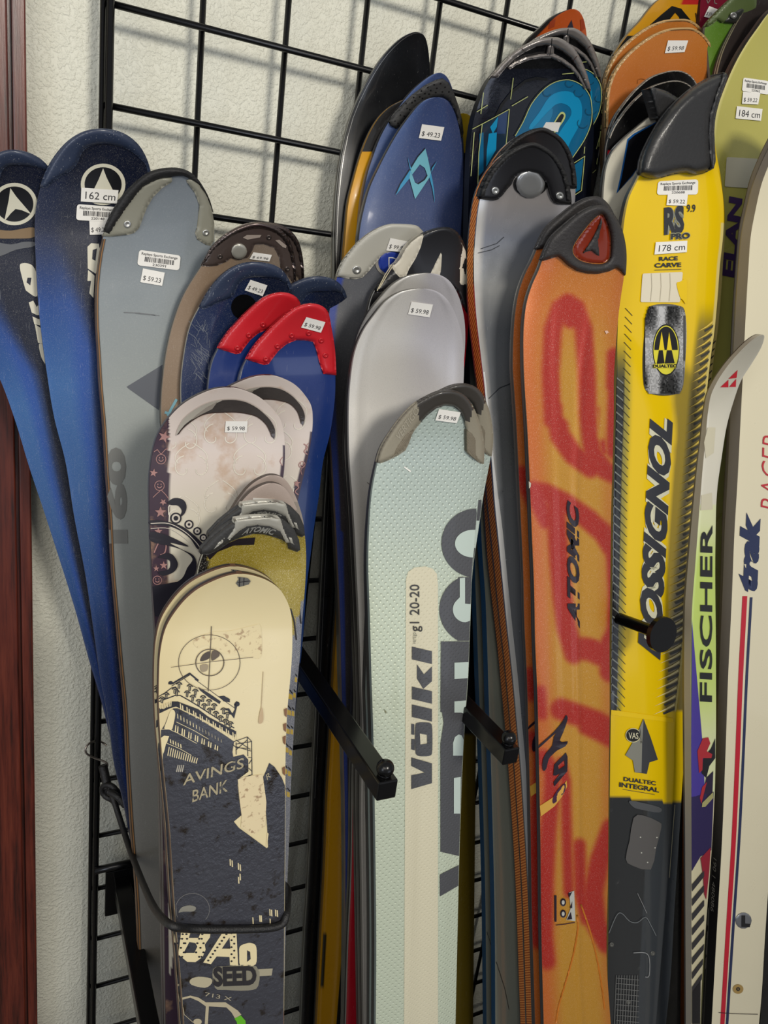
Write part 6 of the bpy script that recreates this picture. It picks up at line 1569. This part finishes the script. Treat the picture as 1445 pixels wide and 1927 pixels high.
# white cross country style ski with red triangles
c18 = lambda P: cv(P, 1265, 600, 3.011); c19 = lambda P: cv(P, 1245, 1240, 5.355); c20 = lambda P: cv(P, 1245, 1560, 5.25)
L = [(1436, 630), (1428, 632), (1414, 641), (1391, 663), (1368, 690), (1349, 719), (1338, 743), (1332, 776), (1327, 832), (1322, 882), (1318, 932), (1308, 1065), (1302, 1148), (1300, 1240), (1300, 1389), (1301, 1600), (1301, 1750), (1301, 1927)]
R = [(1436, 630), (1438, 634), (1429, 660), (1412, 688), (1396, 713), (1380, 756), (1368, 799), (1357, 866), (1350, 916), (1346, 1032), (1347, 1240), (1347, 1389), (1345, 1483), (1339, 1600), (1329, 1731), (1321, 1846), (1318, 1927)]
def fis(x, y, u):
    if y < 950: return (200, 196, 180)
    if y < 1500: return mixc((200, 204, 160), (176, 196, 96), sstep(970, 1080, y) * (1 - sstep(1250, 1420, y)))
    return (190, 182, 150)
s = Ski(L, R, 0.195, curl=(185, 0.065), crown=0.001, lean=0.10, thick=(0.006, 0.013))
s.build('ski', 'narrow white and lime ski with red triangle emblem and black FISCHER lettering', fis, 'gloss', [(0.8, (168, 162, 146)), (1.0, STEELC)], ncol=12)
C = s.clipx
REDC = (190, 28, 44)
s.g([c18([(370, 290), (364, 335), (318, 340)])], REDC, 1); s.g([c18([(318, 345), (318, 388), (272, 388)])], REDC, 1); s.g([c18([(362, 340), (360, 386), (322, 386)])], REDC, 1)
s.g([c18([(200, 616), (245, 616), (235, 760), (190, 790), (180, 700)])], (190, 184, 160), 1); s.g([c18([(165, 1000), (225, 985), (230, 1080), (160, 1085)])], (190, 184, 160), 1)
s.text('FISCHER', (1340, 1328), (1341, 988), (1317, 1320), (22, 24, 24), 3, bold=0.02, shear=-0.1)
s.g([C([(1300, 1165), (1310, 1260), (1317, 1340), (1322, 1400), (1330, 1560), (1318, 1600), (1301, 1640), (1300, 1400)])], (62, 48, 132), 2)
s.g([C(c19([(415, 800), (470, 790), (490, 850), (455, 930), (510, 960), (500, 1000), (415, 1000), (410, 1120), (378, 1150), (360, 930)]))], (156, 36, 44), 4)
s.g([C(c19([(540, 800), (545, 1000), (480, 1080), (450, 1200), (400, 1150), (420, 1000), (500, 900)]))], (22, 20, 26), 3)
s.g([C(c19([(520, 1130), (510, 1400), (400, 1500), (420, 1350), (450, 1200)]))], (34, 24, 48), 3)
s.g([C(c19([(455, 1240), (440, 1300), (400, 1460), (385, 1400), (410, 1290)]))], (156, 36, 44), 4)
s.g([C(c19([(520, 1340), (520, 1400), (440, 1490), (405, 1495), (410, 1450)]))], (150, 146, 96), 5)
s.g([C([(1301, 1500), (1343, 1490), (1341, 1600), (1318, 1612), (1301, 1640)])], (36, 26, 70), 3)
s.g([C(c20([(385, 290), (485, 180), (470, 420), (440, 700), (420, 640), (410, 460)]))], (130, 22, 40), 4)
for i in range(8):
    y = 470 + i * 145; s.g([C(c20([(300, y + 80), (420, y - 60), (420, y), (300, y + 150)]))], (44, 42, 44), 4)
s.g([C(c20([(300, 1620), (385, 1500), (385, 1927), (300, 1927)]))], (22, 20, 22), 5)
s.done()

# big white ski at the right edge, black sides
def on_side(s, f_of):
    pass
L = [(1530, 190), (1500, 216), (1470, 262), (1445, 314), (1434, 343), (1421, 398), (1413, 441), (1408, 507), (1403, 594), (1398, 700), (1393, 799), (1388, 899), (1382, 1000), (1377, 1124), (1370, 1274), (1364, 1447), (1359, 1571), (1349, 1746), (1339, 1927)]
R = [(1530, 190), (1560, 220), (1575, 300), (1560, 600), (1530, 900), (1500, 1200), (1470, 1450), (1447, 1655), (1439, 1770), (1432, 1884), (1428, 1927)]
WH = (212, 204, 176)
def traks(y0):
    return [(0.9, None)]
for k, (sh, lb) in enumerate(((None, 'big white ski with red and navy stripes at the right edge'), (((1522, 184), -0.0165), 'ski behind the big white one, only its black side with pale trak lettering showing'))):
    s = Ski(L, R, 0.185, curl=(260, 0.04), crown=0.0006, lean=0.10, shift=sh, thick=(0.010, 0.0150))
    SIDEM = MAT.get('traks')
    if SIDEM is None:
        SIDEM = bpy.data.materials.new('two_tone_side'); SIDEM.use_nodes = True; nt = SIDEM.node_tree; N = nt.nodes; b = N['Principled BSDF']
        a = N.new('ShaderNodeTexCoord'); sp = N.new('ShaderNodeSeparateXYZ'); nt.links.new(a.outputs['Object'], sp.inputs[0])
        mr = N.new('ShaderNodeMapRange'); mr.inputs['From Min'].default_value = 0.95; mr.inputs['From Max'].default_value = 1.35
        nt.links.new(sp.outputs['Z'], mr.inputs['Value'])
        mx = N.new('ShaderNodeMix'); mx.data_type = 'RGBA'; mx.inputs['A'].default_value = lin4((18, 18, 18)); mx.inputs['B'].default_value = lin4((128, 122, 114))
        nt.links.new(mr.outputs[0], mx.inputs['Factor']); nt.links.new(mx.outputs['Result'], b.inputs['Base Color']); setp(b, 'Roughness', 0.35)
        MAT['traks'] = SIDEM
    s.build('ski', lb, WH, 'gloss', [(0.92, SIDEM), (1.0, STEELC)], 'big white skis with black sides', ncol=12)
    x0 = lambda y, d: (s.xl(y) + d, y)
    NV = (32, 42, 76)
    def stripe(y0, y1, d0, d1, w0, w1, c):
        n = 24; a = []; b = []
        for i in range(n + 1):
            t = i / n; y = y0 + (y1 - y0) * t; d = d0 + (d1 - d0) * t; w = w0 + (w1 - w0) * t
            a.append((s.xl(y) + d, y)); b.append((s.xl(y) + d + w, y))
        s.g([a + b[::-1]], c, 1, cell=40)
    stripe(1122, 1985, 20, 16, 9, 8, (178, 24, 44)); stripe(1124, 1985, 34, 26, 5, 5, NV)
    s.text('trak', (1425, 1116), (1432, 967), (1387, 1112), NV, 2, bold=0.07, shear=0.25)
    s.text('RACER', (1466, 962), (1470, 820), (1431, 960), (178, 40, 50), 2, bold=-0.012, shear=0.2)
    if k == 0:
        x, y = c20([(808, 905)])[0]; s.rivet(x, y, 15.5, (128, 130, 134), metal=0.5, hgt=0.0012, name='round_marker', hole=False)
        s.g([c20([(790, 855), (825, 855), (825, 935), (878, 940), (870, 972), (788, 968)])], (26, 26, 28), 7)
        x, y = c20([(755, 1582)])[0]; s.g([ell(x, y, 10, 9, 18)], (150, 122, 66), 2, rough=0.7); s.rivet(x, y, 4, (60, 54, 46), metal=0.3, hgt=0.001, name='screw_hole')
        s.line(c20([(565, 1815), (700, 1825), (950, 1832)]), 1.1, (40, 36, 40), 3)
    # lettering on the black side of the ski
    def side_text(t, y0, y1, f0, f1, c, bold=0.03, shear=0.0):
        TV, TF = text2d(t, bold, shear); V = []
        for v in TV:
            y = y0 + (y1 - y0) * v[0]; f = f0 + (f1 - f0) * v[1]
            p = s.P(s.xl(y), y, u=0.0) + np.array([-0.0004, 0, s.th(y) * f]); V.append(p)
        add_obj('side_lettering', V, TF, [flat(c, 0.45)], None, s.root, s.org, smooth=False)
    if k == 1: side_text('trak', 1745, 1880, 0.84, 0.10, (176, 172, 156), bold=0.08, shear=0.3)
    if k == 0: side_text('190 1 480086', 1625, 1725, 0.80, 0.45, (120, 118, 110), bold=0.0)
    s.done()
L = [(1560, 300), (1540, 320), (1520, 420), (1505, 700), (1490, 1100), (1470, 1400), (1455, 1560), (1446, 1655), (1440, 1770), (1433, 1884), (1430, 1927)]
R = [(1560, 300), (1590, 330), (1600, 600), (1570, 1100), (1530, 1500), (1500, 1927)]
s = Ski(L, R, 0.150, curl=(150, 0.02), crown=0.001, lean=0.10)  # ski made up to keep this corner dark instead of bare wall
s.build('ski', 'added black ski filling the dark bottom right corner behind the big white ski', (16, 16, 17), 'gloss', [(1.0, (18, 18, 18))], ncol=8); s.done()
# ================================================================== bungee cord
def tube(name, pts, r, mat, parent=None, origin=(0, 0, 0), n=10, sub=6):
    P = [np.array(p, float) for p in smoothpts([tuple(p) for p in pts], sub)]
    V = []; F = []
    up = np.array([0.3, 0.2, 1.0]); 
    for i, p in enumerate(P):
        t = P[min(i + 1, len(P) - 1)] - P[max(i - 1, 0)]; t = t / (np.linalg.norm(t) + 1e-12)
        a = np.cross(t, up); a /= np.linalg.norm(a) + 1e-12; b = np.cross(t, a); up = np.cross(a, t)
        for k in range(n):
            an = 2 * math.pi * k / n; V.append(p + r * (a * math.cos(an) + b * math.sin(an)))
    for i in range(len(P) - 1):
        for k in range(n): F.append((i * n + k, i * n + (k + 1) % n, (i + 1) * n + (k + 1) % n, (i + 1) * n + k))
    F.append(tuple(range(n))); F.append(tuple((len(P) - 1) * n + k for k in range(n)))
    return add_obj(name, V, F, [mat], None, parent, origin)
RUB = material('black_cord', (16, 15, 15), 0.42, bump=0.5, bump_scale=900.0)
K0 = at(205, 1490, 0.03)
root = tag(empty('bungee_cord', W3(K0)), 'black elastic cord with knot and wire hook slung around the worn white skis', 'cord'); og = tuple(root.location)
bs = SK['badseed']
def onski(x, y, lift): return bs.P(x, y, lift)
pts = [at(206, 1480, 0.035), at(222, 1530, 0.055), at(245, 1600, 0.10), at(268, 1660, 0.17), at(290, 1708, 0.25), onski(320, 1740, 0.010), onski(360, 1748, 0.0045), onski(430, 1749, 0.0045),
       onski(500, 1747, 0.0045), onski(530, 1740, 0.0045), onski(539, 1722, 0.002), onski(541, 1695, -0.012), onski(540, 1672, -0.03), onski(520, 1655, -0.06)]
tube('cord', pts, 0.0032, RUB, root, og)
# the knot: three wraps
kc = at(206, 1490, 0.035)
for dx, dz_, rr in ((0.0, 0.0, 0.0085), (0.0035, 0.004, 0.0075), (0.007, 0.009, 0.0065)):
    ring = [kc + np.array([dx + rr * math.cos(a) * 0.8, dz_ + rr * math.sin(a), -rr * math.cos(a) * 0.7]) for a in np.linspace(0, 2 * math.pi, 13)]
    tube('knot_wrap', ring, 0.0032, RUB, root, og)
tube('end_sleeve', [at(193, 1440, 0.02), at(197, 1456, 0.024), at(203, 1484, 0.032)], 0.0048, RUB, root, og)
tube('cord_end', [at(205, 1490, 0.045), at(222, 1500, 0.055), at(236, 1516, 0.06)], 0.0036, RUB, root, og)
tube('wire_hook', [at(201, 1403, -0.004), at(192, 1397, -0.006), at(180, 1395, 0.0), at(168, 1399, 0.010), at(161, 1409, 0.014), at(164, 1419, 0.014), at(180, 1427, 0.012), at(198, 1434, 0.014), at(202, 1440, 0.016),
                   at(200, 1447, 0.018)], 0.0011, flat((168, 158, 150), 0.3, 0.9), root, og)
print('objects', len(bpy.data.objects), 'materials', len(bpy.data.materials))
